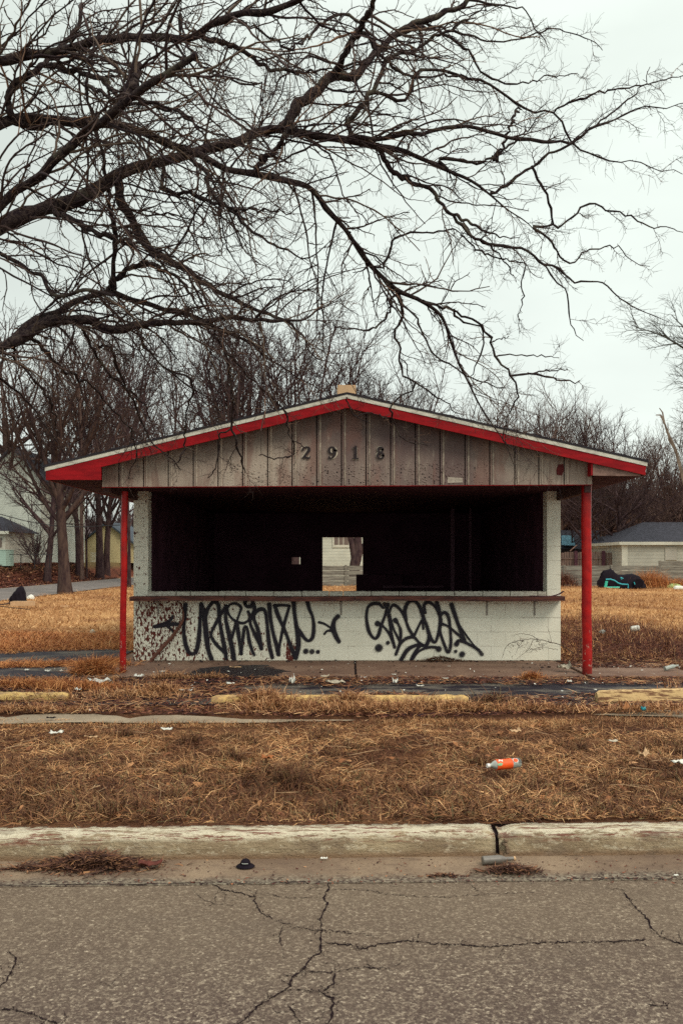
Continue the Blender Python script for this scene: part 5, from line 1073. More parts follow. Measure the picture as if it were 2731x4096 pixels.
bare_tree('sp', at(190, 54), 54, 10.5, MAT_FTREE, 'crooked bare tree on the leafy bank before the tall white house', GB, 2.2)
bare_tree('va', at(425, 69), 69, 15.5, MAT_FTREE, 'bare tree on the leafy bank before the yellow house', GB)
bare_tree('ta', at(518, 44), 44, 13, MAT_FTREE, 'bare trunk standing right behind the thin red post', GB, 0.4, 0)
bare_tree('ta', at(348, 63), 63, 12, MAT_FTREE, 'slim bare tree between the dark-trunked tree and the yellow house', GB)
ORD = 'first second third fourth fifth sixth seventh eighth ninth tenth eleventh twelfth'.split()
def row(spots, text, grp):
    fixed = []
    for v_, px, Y, h, rd in spots:           # keep the side street clear of trunks
        X = at(px, Y)
        if -17.6 < X < -11.7:
            X2 = -11.5 if X > -14.2 else -18.2; Y2 = X2 * F / (px - HX); h *= (Y2 / Y); Y = Y2
        fixed.append((v_, px, Y, h, rd))
    spots = fixed
    for i, (v_, px, Y, h, rd) in enumerate(sorted(spots, key=lambda q_: q_[1])): bare_tree(v_, at(px, Y), Y, h, (MAT_FTREE, MAT_FTREE2)[rd], ('reddish ' if rd else 'dark ') + text.replace('bare tree from', 'bare tree, ' + ORD[i] + ' from'), grp)
spots = [('va', -60, 60, 20.4, 0), ('sp', 60, 62, 18.0, 1), ('ta', 330, 60, 20.4, 1), ('mv', 400, 64, 20.4, 0), ('vb', 500, 58, 18.0, 0), ('ta', 690, 62, 19.2, 0), ('mv', 760, 56, 13.2, 1)]
row(spots, 'bare tree from the left in the tangle behind the left roof slope', 'tangled bare trees behind the left roof slope')
bare_tree('mu', at(905, 50), 50, 18.5, MAT_FTREE, 'tall bare tree forking in a V above the middle of the left roof slope', GB, .5)
bare_tree('mu', at(980, 54), 54, 19.0, MAT_FTREE, 'tall bare tree with parallel stems just left of the ridge', GB, 2.5)
bare_tree('mv', at(1180, 52), 52, 18.5, MAT_FTREE, 'many-stemmed bare tree directly left of the tan vent box', GB, 4)
bare_tree('vb', at(1330, 56), 56, 17.5, MAT_FTREE, 'bare tree directly behind the ridge of the roof', GB)
bare_tree('mu', at(1500, 58), 58, 16.8, MAT_FTREE, 'fan-shaped bare tree just right of the tan vent box', GB, 1.5)
bare_tree('mv', at(1640, 62), 62, 16.0, MAT_FTREE, 'second fan-shaped bare tree right of the vent box, a little lower', GB)
spots = [('va', 1780, 66, 13.4, 1), ('sp', 1880, 60, 12.1, 1), ('mv', 1960, 68, 16.0, 1), ('sp', 2060, 62, 13.0, 0), ('vb', 2150, 70, 14.9, 1), ('va', 2230, 72, 16.7, 1), ('mu', 2320, 66, 14.9, 1), ('vb', 1700, 72, 15.4, 1), ('sp', 2000, 56, 10.5, 1), ('ta', 2120, 58, 11.0, 0), ('sp', 1820, 54, 9.9, 1)]
row(spots, 'bare tree from the left in the row above the right roof slope', 'reddish bare trees above the right roof slope')
bare_tree('va', at(2440, 64), 64, 14.0, MAT_FTREE, 'round-headed bare tree rising just beyond the right tip of the roof', GB)
spots = [('sp', 2330, 58, 9, 0), ('sp', 2480, 56, 9.5, 0), ('vb', 2560, 62, 11, 1), ('sp', 2640, 60, 10, 0), ('va', 2720, 66, 12.5, 1), ('ta', 2290, 62, 10, 0), ('mv', 2400, 60, 9.5, 1), ('vb', 2800, 64, 12, 1), ('va', 2520, 74, 13, 1), ('ta', 2600, 70, 11, 0), ('sp', 2380, 72, 11, 1), ('sp', 2700, 58, 8, 1)]
row(spots, 'bare tree from the left in the dark wood behind the white garage', 'bare trees behind the white garage')
bare_tree('hi', at(2915, 46), 46, 16.5, MAT_FTREE3, 'tall fine-twigged tree whose crown enters high at the right edge', GB, 2.0, 0, 1.05)
# tree seen through the doorway
mb = MB(); Yt = 49.5
dt = empty('bare_tree', P(1422, 2300, Yt)[:2] + (0,), 'forked dark tree behind the grey fence, seen through the doorway', 'tree', GB)
mb.tube([P(1416, 2345, Yt), P(1418, 2262, Yt), P(1424, 2236, Yt), P(1428, 2220, Yt)], [.33, .29, .30, .28], 12); mb.build('trunk', MAT_FTREE, dt, smooth=True)
mb = MB(); mb.tube([P(1421, 2236, Yt), P(1412, 2195, Yt), P(1402, 2150, Yt), P(1398, 2080, Yt)], [.26, .2, .17, .12], 10); mb.tube([P(1430, 2226, Yt), P(1432, 2190, Yt), P(1430, 2150, Yt), P(1436, 2060, Yt)], [.26, .24, .22, .14], 10); mb.tube([P(1434, 2222, Yt + .1), P(1446, 2196, Yt), P(1465, 2165, Yt)], [.2, .15, .12], 10); mb.build('limbs', MAT_FTREE, dt, smooth=True)
# pale broken tree on the right
bt = empty('pale_tree', (at(2790, 50), 50, 0), 'pale-barked leaning tree with a broken top at the right edge', 'tree', GB)
mb = MB(); mb.tube([P(2810, 2260, 50), P(2760, 2060, 50), P(2735, 1930, 50), P(2700, 1800, 50), P(2668, 1730, 50), P(2655, 1690, 50)], [.13, .115, .10, .085, .07, .045], 10); mb.build('trunk', MAT_BIRCH, bt, smooth=True)
mb = MB(); mb.tube([P(2655, 1690, 50), P(2640, 1660, 50), P(2622, 1660, 50)], [.06, .05, .03], 7); mb.tube([P(2655, 1695, 50), P(2648, 1650, 50), P(2635, 1632, 50)], [.06, .04, .02], 7); mb.tube([P(2700, 1800, 50), P(2672, 1760, 50), P(2669, 1690, 50)], [.06, .04, .02], 7); mb.tube([P(2735, 1930, 50), P(2760, 1820, 50), P(2768, 1740, 50)], [.07, .05, .02], 7); mb.build('limbs', MAT_BIRCH, bt, smooth=True)
# wood so far off it reads as one mass
def wood(name, px0, px1, Y0, Y1, n, hmin, hmax, mat, seed, label, w=(.02, .06)):
    g = np.random.default_rng(seed); Y = g.uniform(Y0, Y1, n); X = (g.uniform(px0, px1, n) - HX) * Y / F; z0 = g.uniform(0, hmin, n) * (g.random(n) < .8)
    z0 = g.uniform(0, hmin, n); st = np.stack([X, Y, z0], 1); di = np.stack([g.normal(0, .38, n), g.normal(0, .2, n), np.ones(n)], 1)
    ln = g.uniform(.25, 1, n) * (hmax - z0 * .8); r_ = g.uniform(*w, n)
    p_, q_ = grow(st, di, np.clip(ln, .5, 6), r_, r_ * .3, 5, .12, (0, 0, .02)); v_, f_ = tubes_np(p_, q_, 3)
    s_, d_, l_, rr_ = spawn(p_, q_, 3, .2, .95, (20, 60), .5, 1.8, .6, .012); a_, b_ = grow(s_, d_, l_, rr_, rr_ * .5, 4, .15, (0, 0, .03)); v2, f2 = tubes_np(a_, b_, 3)
    v_, f_ = merge([(v_, f_), (v2, f2)]); return tag(link(name, mesh_np(name, v_, f_), mat), label, 'woodland', kind='stuff')
wood('far_wood', -250, 700, 92, 108, 3600, 4, 7, MAT_FTREE, 51, 'far brushy wood massed beyond the houses on the left', (.03, .09))
wood('far_wood', 2150, 2950, 78, 96, 5600, 5.5, 9, MAT_FTREE, 52, 'far brown brushy wood massed behind the garage on the right', (.03, .09))
wood('far_wood', 1650, 2400, 84, 98, 3000, 8, 12.5, MAT_FTREE2, 53, 'far reddish brush above the right roof slope', (.015, .04))

# ------------------------------------------------------------------ fence and background buildings
def fence_run(x0, x1, Y, top, nb, label, post_at):
    o = empty('board_fence', ((x0 + x1) / 2, Y, 0), label, 'fence'); h = top / nb
    for i in range(nb):
        mb = MB(); mb.box(x0, x1, Y + R.uniform(0, .012), Y + .03, i * h + .015, (i + 1) * h - .012 + R.uniform(-.008, .004)); mb.build('board', MAT_FENCE, o)
    for X in post_at: mb = MB(); mb.box(X - .06, X + .06, Y - .05, Y - .004, -.1, top + .03 if X != x0 else top + .08); mb.build('post', MAT_FENCE, o)
fa = at(2635, 46.8); fence_run(-6.5, fa, 46.8, 1.11, 4, 'long low weathered grey board fence across the back of the lot', [-4.0, -1.9, at(1383, 46.8), 2.6, 4.7, 6.8, 8.9, at(2255, 46.8), at(2444, 46.8)])
fence_run(fa + .02, 27, 46.9, 1.34, 5, 'taller grey board fence panels at the right edge beside the garage', [fa + .05, fa + 2.4, fa + 4.8, fa + 7.2])
mb0 = empty('picket_fence', (11.5, 53, 0), 'brown upright picket fence behind the grey fence, left of the garage', 'fence')
mb = MB(); X = at(2235, 53)
while X < at(2442, 53): mb.box(X, X + .13, 53, 53.03, .1, 1.86 + R.uniform(-.03, .03)); X += .155
mb.build('pickets', MAT_PICKET, mb0)
mb = MB(); mb.box(at(2235, 53), at(2442, 53), 52.95, 52.998, 1.45, 1.53); mb.build('rail', MAT_PICKET, mb0)
for px in (2300, 2410): mb = MB(); X = at(px, 53); mb.box(X - .09, X + .09, 52.83, 52.94, 0, 1.95); mb.build('post', MAT_DARK, mb0)
# garage
def hip_house(name, x0, x1, y0, y1, z0, eave, ridge, inset, wall_mat, roof_mat, label, cat, over=.35, trim=True, gable=False):
    o = empty(name, ((x0 + x1) / 2, (y0 + y1) / 2, z0), label, cat)
    mb = MB(); mb.box(x0, x1, y0, y1, z0, eave); mb.build('wall', wall_mat, o)
    a, b, c_, d = x0 - over, x1 + over, y0 - over, y1 + over; my = (y0 + y1) / 2
    mb = MB(); vs = [(a, c_, eave), (b, c_, eave), (b, d, eave), (a, d, eave), (a + inset, my, ridge), (b - inset, my, ridge)]
    mb.add(vs, [(0, 1, 5, 4), (1, 2, 5), (2, 3, 4, 5), (3, 0, 4), (3, 2, 1, 0)]); rf = mb.build('roof', roof_mat, o)
    if trim:
        mb = MB(); mb.box(a - .02, b + .02, c_ - .03, c_ - .002, eave - .16, eave + .02); mb.box(a - .03, a - .002, c_, d, eave - .16, eave + .02); mb.build('eave_trim', MAT_TRIM, o)
    return o
Yg = 51
gx0 = at(2487, Yg); gar = hip_house('garage', gx0, gx0 + 7.5, Yg, Yg + 7, 0, EYE + (HY - 2169) / F * Yg, EYE + (HY - 2092) / F * (Yg + 3.4) + .05, 2.6, siding('garage siding', (0.46, 0.46, 0.39), 0.21), MAT_BROOF, 'white sided garage with dark hip roof behind the fence on the right', 'garage', .22)
mb = MB(); X = at(2657, Yg); mb.box(X, X + .68, Yg - .05, Yg - .003, EYE - (2240 - HY) / F * Yg, EYE - (2188 - HY) / F * Yg); mb.build('boarded_window', simple('boarded', (0.44, .43, .37), .8, .1), gar)
mb = MB(); mb.box(gx0 - .04, gx0 + .3, Yg - .04, Yg - .003, 0, EYE + (HY - 2172) / F * Yg); mb.build('corner_board', MAT_TRIM, gar)
shed = hip_house('shed', at(2440, 54), at(2476, 54), 54, 58, 0, 2.3, 2.9, .2, simple('grey white wall', (0.42, .43, .38), .8, .1), MAT_BROOF, 'small white shed between the picket fence and the garage', 'shed', .2)
low = hip_house('outbuilding', at(2190, 62), at(2510, 62), 62, 68, 0, 2.15, 3.6, 1.5, MAT_BROOF, MAT_BROOF, 'dark low outbuilding with a sagging roof behind the picket fence', 'shed', .3, False)
mb = MB(); Yb = 61.5; mb.add([P(2244, 2180, Yb), P(2300, 2182, Yb), P(2288, 2142, Yb + 2), P(2244, 2141, Yb + 2), P(2244, 2180, Yb + .02), P(2300, 2182, Yb + .02), P(2288, 2142, Yb + 2.02), P(2244, 2141, Yb + 2.02)], [(0, 1, 2, 3), (7, 6, 5, 4), (0, 4, 5, 1), (1, 5, 6, 2), (2, 6, 7, 3), (3, 7, 4, 0)]); tag(mb.build('blue_tarp', simple('blue tarp', (0.10, .24, .30), .6, .15, 2)), 'blue tarp draped on the dark outbuilding roof, left of the thick post', 'tarp')
mb = MB(); mb.tube([P(2278, 2204, 52.5), P(2306, 2180, 52.5)], .035, 6); tag(mb.build('leaning_board', MAT_RAW), 'pale board leaning across the picket fence left of the thick post', 'board')
# house seen through the doorway
Yh = 53; hw = hip_house('house', at(1190, Yh), at(1560, Yh), Yh, Yh + 8, 0, 3.35, 5.6, 1.5, MAT_SID_W, MAT_BROOF, 'white clapboard house behind the fence, seen through the doorway', 'house', .3)
mb = MB(); zc = lambda py: EYE - (py - HY) / F * Yh
mb.box(at(1330, Yh), at(1412, Yh), Yh - .05, Yh - .003, zc(2190), zc(2100)); wf = mb.build('window', MAT_TRIM, hw)
mb = MB(); 
for a, b in ((1337, 1353), (1356, 1372), (1375, 1393)): mb.box(at(a, Yh), at(b, Yh), Yh - .06, Yh - .052, zc(2179), zc(2104))
mb.build('pane', MAT_PANE, wf)
# left houses
def gable_house(name, x0, x1, y0, y1, z0, eave, ridge, wall_mat, roof_mat, label, over=.4):
    o = empty(name, ((x0 + x1) / 2, (y0 + y1) / 2, z0), label, 'house'); mx = (x0 + x1) / 2
    mb = MB(); mb.prism_y([(x0, z0), (x1, z0), (x1, eave), (mx, ridge), (x0, eave)], y0, y1); mb.build('wall', wall_mat, o)
    mb = MB(); s_ = (ridge - eave) / (mx - x0)
    mb.prism_y([(x0 - over, eave - over * s_ + .02), (mx, ridge + .02), (mx, ridge + .2), (x0 - over, eave - over * s_ + .2)], y0 - .3, y1 + .3)
    mb.prism_y([(mx + .001, ridge + .02), (x1 + over, eave - over * s_ + .02), (x1 + over, eave - over * s_ + .2), (mx + .001, ridge + .2)], y0 - .3, y1 + .3); mb.build('roof', roof_mat, o)
    return o
h1 = gable_house('house', at(-60, 60), at(165, 60), 60, 70, 1.0, 7.0, 9.0, MAT_SID_L, MAT_BROOF, 'tall white sided house on the bank at the left edge')
mb = MB(); mb.box(at(-60, 60) + .02, at(165, 60) - .02, 59.94, 59.996, 1.0, 1.48); mb.build('foundation', simple('foundation', (0.22, .18, .16), .9, .3, 4), h1)
h2 = hip_house('house', at(-140, 54), at(23, 54), 54, 59, 1.1, 3.15, 4.2, 1.5, simple('cream wall', (0.52, .50, .42), .8, .1, 2), MAT_BROOF, 'cream house corner with a grey eave at the far left edge', 'house', .3)
mb = MB(); mb.box(at(-1, 54), at(9, 54), 53.95, 53.995, 2.2, 2.75); mb.build('window', MAT_PANE, h2)
mb = MB(); mb.box(at(-60, 51), at(25, 51), 51, 52.2, 1.05, 1.95); mb.box(at(-62, 51), at(26, 51), 50.98, 52.22, 1.951, 2.0); tag(mb.build('garden_shed', MAT_SID_G), 'mint green sided lean-to at the far left edge below the cream house', 'shed')
h3 = gable_house('house', at(300, 78), at(560, 78), 78, 86, 1.1, 2.35, 4.6, MAT_SID_Y, MAT_BROOF2, 'low pale yellow house with blue-grey roof beyond the left trees')
pr = empty('porch_railing', (at(385, 76), 76, 1.1), 'white porch railing in front of the yellow house', 'railing')
mb = MB(); mb.box(at(362, 76), at(412, 76), 76, 76.05, 1.95, 2.0); mb.box(at(362, 76), at(412, 76), 76, 76.05, 1.2, 1.25); mb.build('rail', MAT_TRIM, pr)
mb = MB(); X = at(364, 76)
while X < at(412, 76): mb.box(X, X + .05, 76.01, 76.04, 1.251, 1.949); X += .13
mb.build('balusters', MAT_TRIM, pr)
h4 = gable_house('house', at(150, 72), at(235, 72), 72, 80, 1.1, 4.2, 5.5, simple('grey brown wall', (0.16, .12, .12), .9, .2, 2), simple('brown roof', (0.13, .09, .09), .9, .2, 4), 'small grey-brown house between the white house and the street tree')
cf = empty('wire_fence', (at(80, 51.5), 51.5, 1.1), 'chain link fence along the bank before the tall white house', 'fence')
mb = MB(); mb.tube([(at(25, 51.5), 51.5, 1.72), (at(215, 51.5), 51.5, 1.72)], .02, 6); mb.build('rail', MAT_WIRE, cf)
for px in (34, 85, 140, 200): mb = MB(); mb.tube([(at(px, 51.5), 51.5, .9), (at(px, 51.5), 51.5, 1.74)], .025, 6); mb.build('post', MAT_WIRE, cf)
mb = MB(); mb.tube([P(x_, y_, 44) for x_, y_ in ((-300, 1980), (-120, 2028), (0, 2056), (100, 2083), (215, 2103), (330, 2108), (480, 2100))], .022, 6); tag(mb.build('overhead_cable', MAT_WIRE), 'thin dark cable sagging across the far left below the tree limbs', 'cable')
mb = MB(); mb.tube([P(x_, y_, 58) for x_, y_ in ((2330, 2004), (2480, 1980), (2620, 1950), (2731, 1925), (2900, 1890))], .018, 6); tag(mb.build('overhead_cable', MAT_WIRE), 'thin cable strung below the right tip of the roof before the dark wood', 'cable')

# ------------------------------------------------------------------ litter and small things
def scrap(name, px, py, z, w, h, label, mat=MAT_PAPER, cat='litter', seed=0, group=None, rot=0.0, lift=.35):
    g = np.random.default_rng(seed + int(px)); X, Y, _ = G(px, py, z); n = 7
    us = np.linspace(-.5, .5, n); U, V = np.meshgrid(us, us); Zr = np.abs(g.normal(0, 1, (n, n))) * h * lift + h * .6 * (np.abs(U) * 1.2) ** 2
    ed = 1 + g.normal(0, .10, (n, n)); xr, yr = U * w * ed, V * h * 1.6 * ed; c_, s_ = math.cos(rot), math.sin(rot)
    vt = np.stack([X + xr * c_ - yr * s_, Y + xr * s_ + yr * c_, z + .006 + Zr], -1); vb = vt - [0, 0, .004]
    q_ = []; N = n * n
    for i in range(n - 1):
        for j in range(n - 1): a = i * n + j; q_ += [(a, a + 1, a + n + 1, a + n), (N + a + n, N + a + n + 1, N + a + 1, N + a)]
    bd = [j for j in range(n)] + [i * n + n - 1 for i in range(1, n)] + [n * (n - 1) + j for j in range(n - 2, -1, -1)] + [i * n for i in range(n - 2, 0, -1)]
    for a, b in zip(bd, bd[1:] + bd[:1]): q_.append((a, a + N, b + N, b))
    me = mesh_np(name, np.concatenate([vt.reshape(-1, 3), vb.reshape(-1, 3)]), q_); return tag(link(name, me, mat), label, cat, group)
GL = 'white litter scraps'
scrap('crumpled_plastic', 397, 2735, .05, .24, .06, 'largest white crumpled plastic scrap, on the straw left of the thin post', seed=1, group=GL, lift=.5)
scrap('paper_scrap', 314, 2762, .06, .06, .03, 'small white scrap on straw just behind the left wheel stop end', seed=2, group=GL)
scrap('paper_scrap', 555, 2708, .04, .10, .04, 'white folded scrap on straw just right of the thin post foot', seed=3, group=GL)
scrap('paper_scrap', 110, 2683, .02, .05, .03, 'white scrap on the asphalt island at far left', seed=4, group=GL)
scrap('paper_scrap', 194, 2687, .02, .07, .03, 'white scrap on the asphalt, second from the left edge', seed=5, group=GL)
scrap('paper_scrap', 248, 2686, .02, .04, .02, 'tiny white scrap on the asphalt left of the orange clump', seed=6, group=GL)
scrap('paper_scrap', 1168, 2735, .03, .07, .04, 'upright white scrap before the slab, below the three dots of the tag', seed=7, group=GL, lift=.9)
scrap('paper_scrap', 1580, 2735, .03, .06, .04, 'white triangular scrap on the lot right of the slab joint', seed=8, group=GL, lift=.9)
scrap('paper_scrap', 1680, 2746, .02, .08, .015, 'flat white strip on the lot right of the triangular scrap', seed=9, group=GL)
scrap('paper_scrap', 725, 2763, .03, .08, .02, 'flat pale scrap in the litter below the puddle, left one', seed=10, group=GL)
scrap('paper_scrap', 760, 2764, .03, .06, .02, 'flat pale scrap in the litter below the puddle, right one', seed=11, group=GL)
scrap('paper_scrap', 922, 2737, .03, .09, .03, 'pale scrap at the slab edge right of the puddle', seed=12, group=GL)
scrap('paper_scrap', 650, 2690, .022, .07, .03, 'pale scrap on the slab near the thin post', seed=13, group=GL)
scrap('orange_scrap', 942, 2671, .024, .15, .02, 'orange-yellow strip lying in the puddle on the slab', MAT_CARD, seed=14)
scrap('cardboard_scrap', 1340, 2735, .03, .20, .05, 'grey-tan flattened carton on straw left of the slab joint', MAT_MUTED, seed=15)
scrap('cardboard_scrap', 1300, 2708, .03, .10, .03, 'small tan carton piece right of the puddle', MAT_MUTED, seed=16)
scrap('paper_scrap', 666, 2921, .05, .09, .025, 'white crumpled wrapper on the verge left of centre', seed=17, group=GL)
scrap('plastic_scrap', 225, 2937, .05, .10, .03, 'translucent white wrapper on the verge at the left', seed=18, group=GL)
scrap('paper_scrap', 2718, 3055, .05, .10, .03, 'white scrap on the verge at the very right edge', seed=19, group=GL)
scrap('paper_scrap', 2450, 2968, .05, .07, .02, 'faint pale scrap on the verge above and right of the orange bottle', MAT_MUTED, seed=20, group=GL)
scrap('teal_scrap', 2572, 2846, .05, .04, .03, 'tiny bright turquoise scrap on leaves before the right wheel stop', MAT_TEAL, seed=21, lift=.8)
scrap('paper_scrap', 1575, 2700, .024, .05, .015, 'small pale chip on the slab right of its joint', seed=22, group=GL)
scrap('paper_scrap', 1455, 2712, .024, .07, .015, 'white chip on the slab edge just right of its joint', seed=23, group=GL)
scrap('paper_scrap', 1780, 2716, .024, .08, .015, 'white strip at the slab edge under the looping tag', seed=24, group=GL)
scrap('paper_scrap', 2275, 2729, .03, .05, .03, 'small white scrap in dark litter left of the thick post foot', seed=25, group=GL)
scrap('broken_twig', 2260, 2678, .05, .16, .05, 'pale curled strip of bark lying by the corner of the slab', MAT_MUTED, 'litter', 26, lift=.8, rot=.3)
scrap('tan_leaf', 2570, 3025, .07, .07, .04, 'tan curled leaf on the verge near the right edge', MAT_CARD, 'leaf', 27)
scrap('tan_leaf', 2060, 2930, .07, .08, .03, 'pale tan leaf on the verge above the orange bottle', MAT_CARD, 'leaf', 28)
scrap('tan_leaf', 1068, 3035, .07, .08, .03, 'rust-orange leaf on the verge left of centre', simple('rust leaf', (0.34, .12, .04), .8, .2), 'leaf', 29)
scrap('tan_leaf', 2495, 2840, .05, .08, .05, 'curled tan leaf before the right wheel stop', MAT_LEAF, 'leaf', 30, lift=.8)
scrap('leaf_scrap', 600, 3463, -.12, .12, .03, 'dark red-brown leaf in the gutter at the right end of the twig heap', simple('dark leaf', (0.11, .03, .02), .8, .2), 'leaf', 31)
scrap('cigarette_butt', 1295, 3437, -.125, .035, .006, 'small white cigarette end in the gutter near the centre', cat='litter', seed=32)
scrap('paper_scrap', 2701, 3505, -.13, .02, .006, 'tiny white chip at the road edge far right', seed=33, group=GL)
scrap('plank_scrap', 205, 2874, .03, .08, .012, 'short black stick lying on the sidewalk at the left', MAT_BLACKPL, 'stick', 34)
scrap('paper_scrap', 365, 2952, .06, .10, .02, 'tan wood chip on the verge at the left', MAT_CARD, 'litter', 35)
# slab flakes
scrap('paint_flakes', 1600, 2652, .024, .0, .0, 'x', seed=1); bpy.data.objects.remove(bpy.data.objects['paint_flakes'])
blades('paint_flakes', 900, (-2.9, 2.95), (11.0, 12.43), (.02, .07), (.015, .035), (86, 91), MAT_GROOVE, lambda X, Y: .027 + 0 * X, lambda X, Y, g: g.random(len(X)) < .08 + .8 * (Y > 12.2) + .25 * (X > 2.2), 41, .05, label='dark and curled paint flakes fallen on the slab along the wall', cat='paint flakes')
blades('pale_debris', 260, (-4.6, 4.8), (8.3, 12.3), (.01, .04), (.01, .025), (80, 91), MAT_PAPER, lambda X, Y: .034 + 0 * X, lambda X, Y, g: (Y > 9.5) | (g.random(len(X)) < .3), 42, .05, label='tiny pale specks of debris scattered over slab and lot', cat='debris')
def glass_profile(mb, pts, prof, k=20):
    a = Vector(pts[0]); b = Vector(pts[1]); d = b - a; mb.tube([a + d * t for t, _ in prof], [r for _, r in prof], k)
# orange bottle on the verge
bz = .055; b0 = Vector(P(1948, 3076, 5.93)); b1 = Vector(P(2078, 3056, 6.02)); b0.z = b1.z = bz + .012
bt_ = empty('drink_bottle', tuple((b0 + b1) / 2), 'plastic drink bottle with bright orange label lying on the verge grass', 'bottle')
L_ = b1 - b0
mb = MB(); glass_profile(mb, (b0, b1), [(.0, .013), (.08, .013), (.11, .012), (.2, .027), (.27, .034), (.97, .033), (.99, .028), (1.0, .02)]); mb.build('bottle_body', MAT_LGREY, bt_, smooth=True)
mb = MB(); glass_profile(mb, (b0, b1), [(-.01, .0145), (.06, .0145)]); mb.build('cap', MAT_WHITE, bt_, smooth=True)
mb = MB(); glass_profile(mb, (b0, b1), [(.25, .0352), (.72, .0352)], 28); mb.build('label', MAT_LABEL, bt_, smooth=True)
ax = L_.normalized(); upv = Vector((0, -.55, .83)).normalized(); sidev = ax.cross(upv).normalized(); upv = sidev.cross(ax).normalized()
def on_bottle(t, h, lift=.0012):     # t along the bottle 0..1, h metres round it from the camera-facing line
    q_ = h / .0352; r_ = .0352 + lift
    nrm = (Vector((0, -.75, .66)) - ax * Vector((0, -.75, .66)).dot(ax)).normalized(); tg = nrm.cross(ax).normalized()
    if tg.z < 0: tg = -tg
    return tuple(b0 + L_ * t + (nrm * math.cos(q_) + tg * math.sin(q_)) * r_)
mb = MB()
for st in ([(.30, .006, .0022), (.345, .022, .0026)], [(.30, .006, .0022)[:0] or (.31, .010, .0026), (.385, -.0, .0026)][:0] or [(.345, .022, .0026), (.40, .004, .0026)], [(.315, .010, .0018), (.385, .009, .0018)], [(.41, .005, .0020), (.41, .016, .0020)], [(.41, .014, .0018), (.435, .017, .0018)]):
    seg = [(t_ * .22, h_, w_) for t_, h_, w_ in st]; vv, ff, _ = ribbon(seg, lambda a, b: on_bottle(a / .22, b), seg=8); mb.add(vv, ff)
mb.build('lettering', MAT_WHITE, bt_)
mb = MB(); vv, ff, _ = ribbon([(.275 * .22, -.016, .008), (.34 * .22, -.016, .009), (.37 * .22, -.014, .005)], lambda a, b: on_bottle(a / .22, b, .0018), seg=10); mb.add(vv, ff); mb.build('label_leaf', MAT_LGREEN, bt_)
mb = MB(); vv, ff, _ = ribbon([(.80 * .22, .002, .017), (.81 * .22, .002, .017)], lambda a, b: on_bottle(a / .22, b, .0022), seg=8); mb.add(vv, ff); mb.build('label_roundel', MAT_WHITE, bt_)
mb = MB(); vv, ff, _ = ribbon([(.80 * .22, .002, .0135), (.81 * .22, .002, .0135)], lambda a, b: on_bottle(a / .22, b, .0032), seg=8); mb.add(vv, ff); mb.build('label_disc', MAT_LABEL, bt_)
mb = MB()
for i in range(5): vv, ff, _ = ribbon([((.90 + i * .016) * .22, -.02, .0008), ((.885 + i * .016) * .22, .02, .0008)], lambda a, b: on_bottle(a / .22, b, .0012), seg=6); mb.add(vv, ff)
mb.build('label_stripes', MAT_BLACKPL, bt_)
# glass bottle in the gutter
g0 = Vector(G(1928, 3436, -.10)); g1 = Vector(G(2052, 3428, -.10)); gb = empty('glass_bottle', tuple((g0 + g1) / 2), 'dusty grey glass bottle lying in the gutter below the broken kerb joint', 'bottle')
for q_ in (g0, g1): q_.z = -.108
mb = MB(); glass_profile(mb, (g0, g1), [(.0, .019), (.02, .0225), (.52, .0225), (.62, .020), (.75, .011), (.93, .010), (1.0, .010)]); mb.build('bottle_body', MAT_DUSTGLASS, gb, smooth=True)
mb = MB(); glass_profile(mb, (g0, g1), [(1.001, .0115), (1.06, .0115)]); mb.build('cap', MAT_CARD, gb, smooth=True)
# black domed cap in the gutter
X, Y, Z = G(982, 3466, -.128); hat = empty('black_dome', (X, Y, Z), 'black domed plastic lid with a flared rim lying in the gutter', 'lid')
mb = MB(); pr = [(0, .052), (.3, .05), (.6, .043), (.85, .028), (1, .004)]
mb.tube([(X, Y, Z + .008 + t_ * .034) for t_, _ in pr], [r_ * .50 + .002 for _, r_ in pr], 20); mb.build('dome', MAT_BLACKPL, hat, smooth=True)
mb = MB(); mb.tube([(X, Y, Z + .002), (X, Y, Z + .010), (X, Y, Z + .013)], [.050, .040, .025], 20)
mb.v = [(X + (a - X) * 1.0, Y + (b - Y) * .8, c_ + .10 * abs(a - X) * 0 ) for a, b, c_ in mb.v]; mb.build('rim', MAT_BLACKPL, hat, smooth=True)
mb = MB(); mb.tube([(X - .016, Y - .022, Z + .022), (X, Y - .028, Z + .023), (X + .016, Y - .022, Z + .022)], .0018, 6); mb.build('logo_stripe', MAT_LGREY, hat)
# twig heaps in the gutter
def heap(cx, cy, z, rx, ry, n, h, label, seed, ln=(.03, .11)):
    def base(g, n): return cx + g.normal(0, rx, n), cy + g.normal(0, ry, n)
    zf = lambda X, Y: z + h * np.exp(-((X - cx) / rx) ** 2 * .7 - ((Y - cy) / ry) ** 2 * .7)
    o = blades('twig_heap', n, None, None, ln, (.0035, .010), (60, 95), MAT_HEAP, zf, seed=seed, base=base, curl=.3, kind=None); return tag(o, label, 'debris heap')
MAT_HEAP = blade_mat('twig heap', [(0, (0.03, 0.014, 0.012)), (.5, (0.09, 0.04, 0.026)), (.85, (0.20, 0.095, 0.05)), (1, (0.36, .19, .09))])
X, Y, Z = G(370, 3455, -.12); heap(X, Y, -.13, .125, .05, 2600, .050, 'brown heap of twigs and leaves in the gutter at the left', 61); 
X, Y, Z = G(2040, 3478, -.12); heap(X, Y, -.13, .075, .022, 420, .025, 'small dark twig heap in the gutter under the glass bottle', 62, (.03, .09))
X, Y, Z = G(1770, 3493, -.12); heap(X, Y, -.134, .05, .01, 120, .01, 'thin dark crumb line at the road edge left of the glass bottle', 63, (.02, .05))
X, Y, Z = G(140, 3468, -.12); heap(X, Y, -.134, .12, .012, 260, .012, 'thin trail of twigs running left from the gutter heap', 64, (.03, .09))
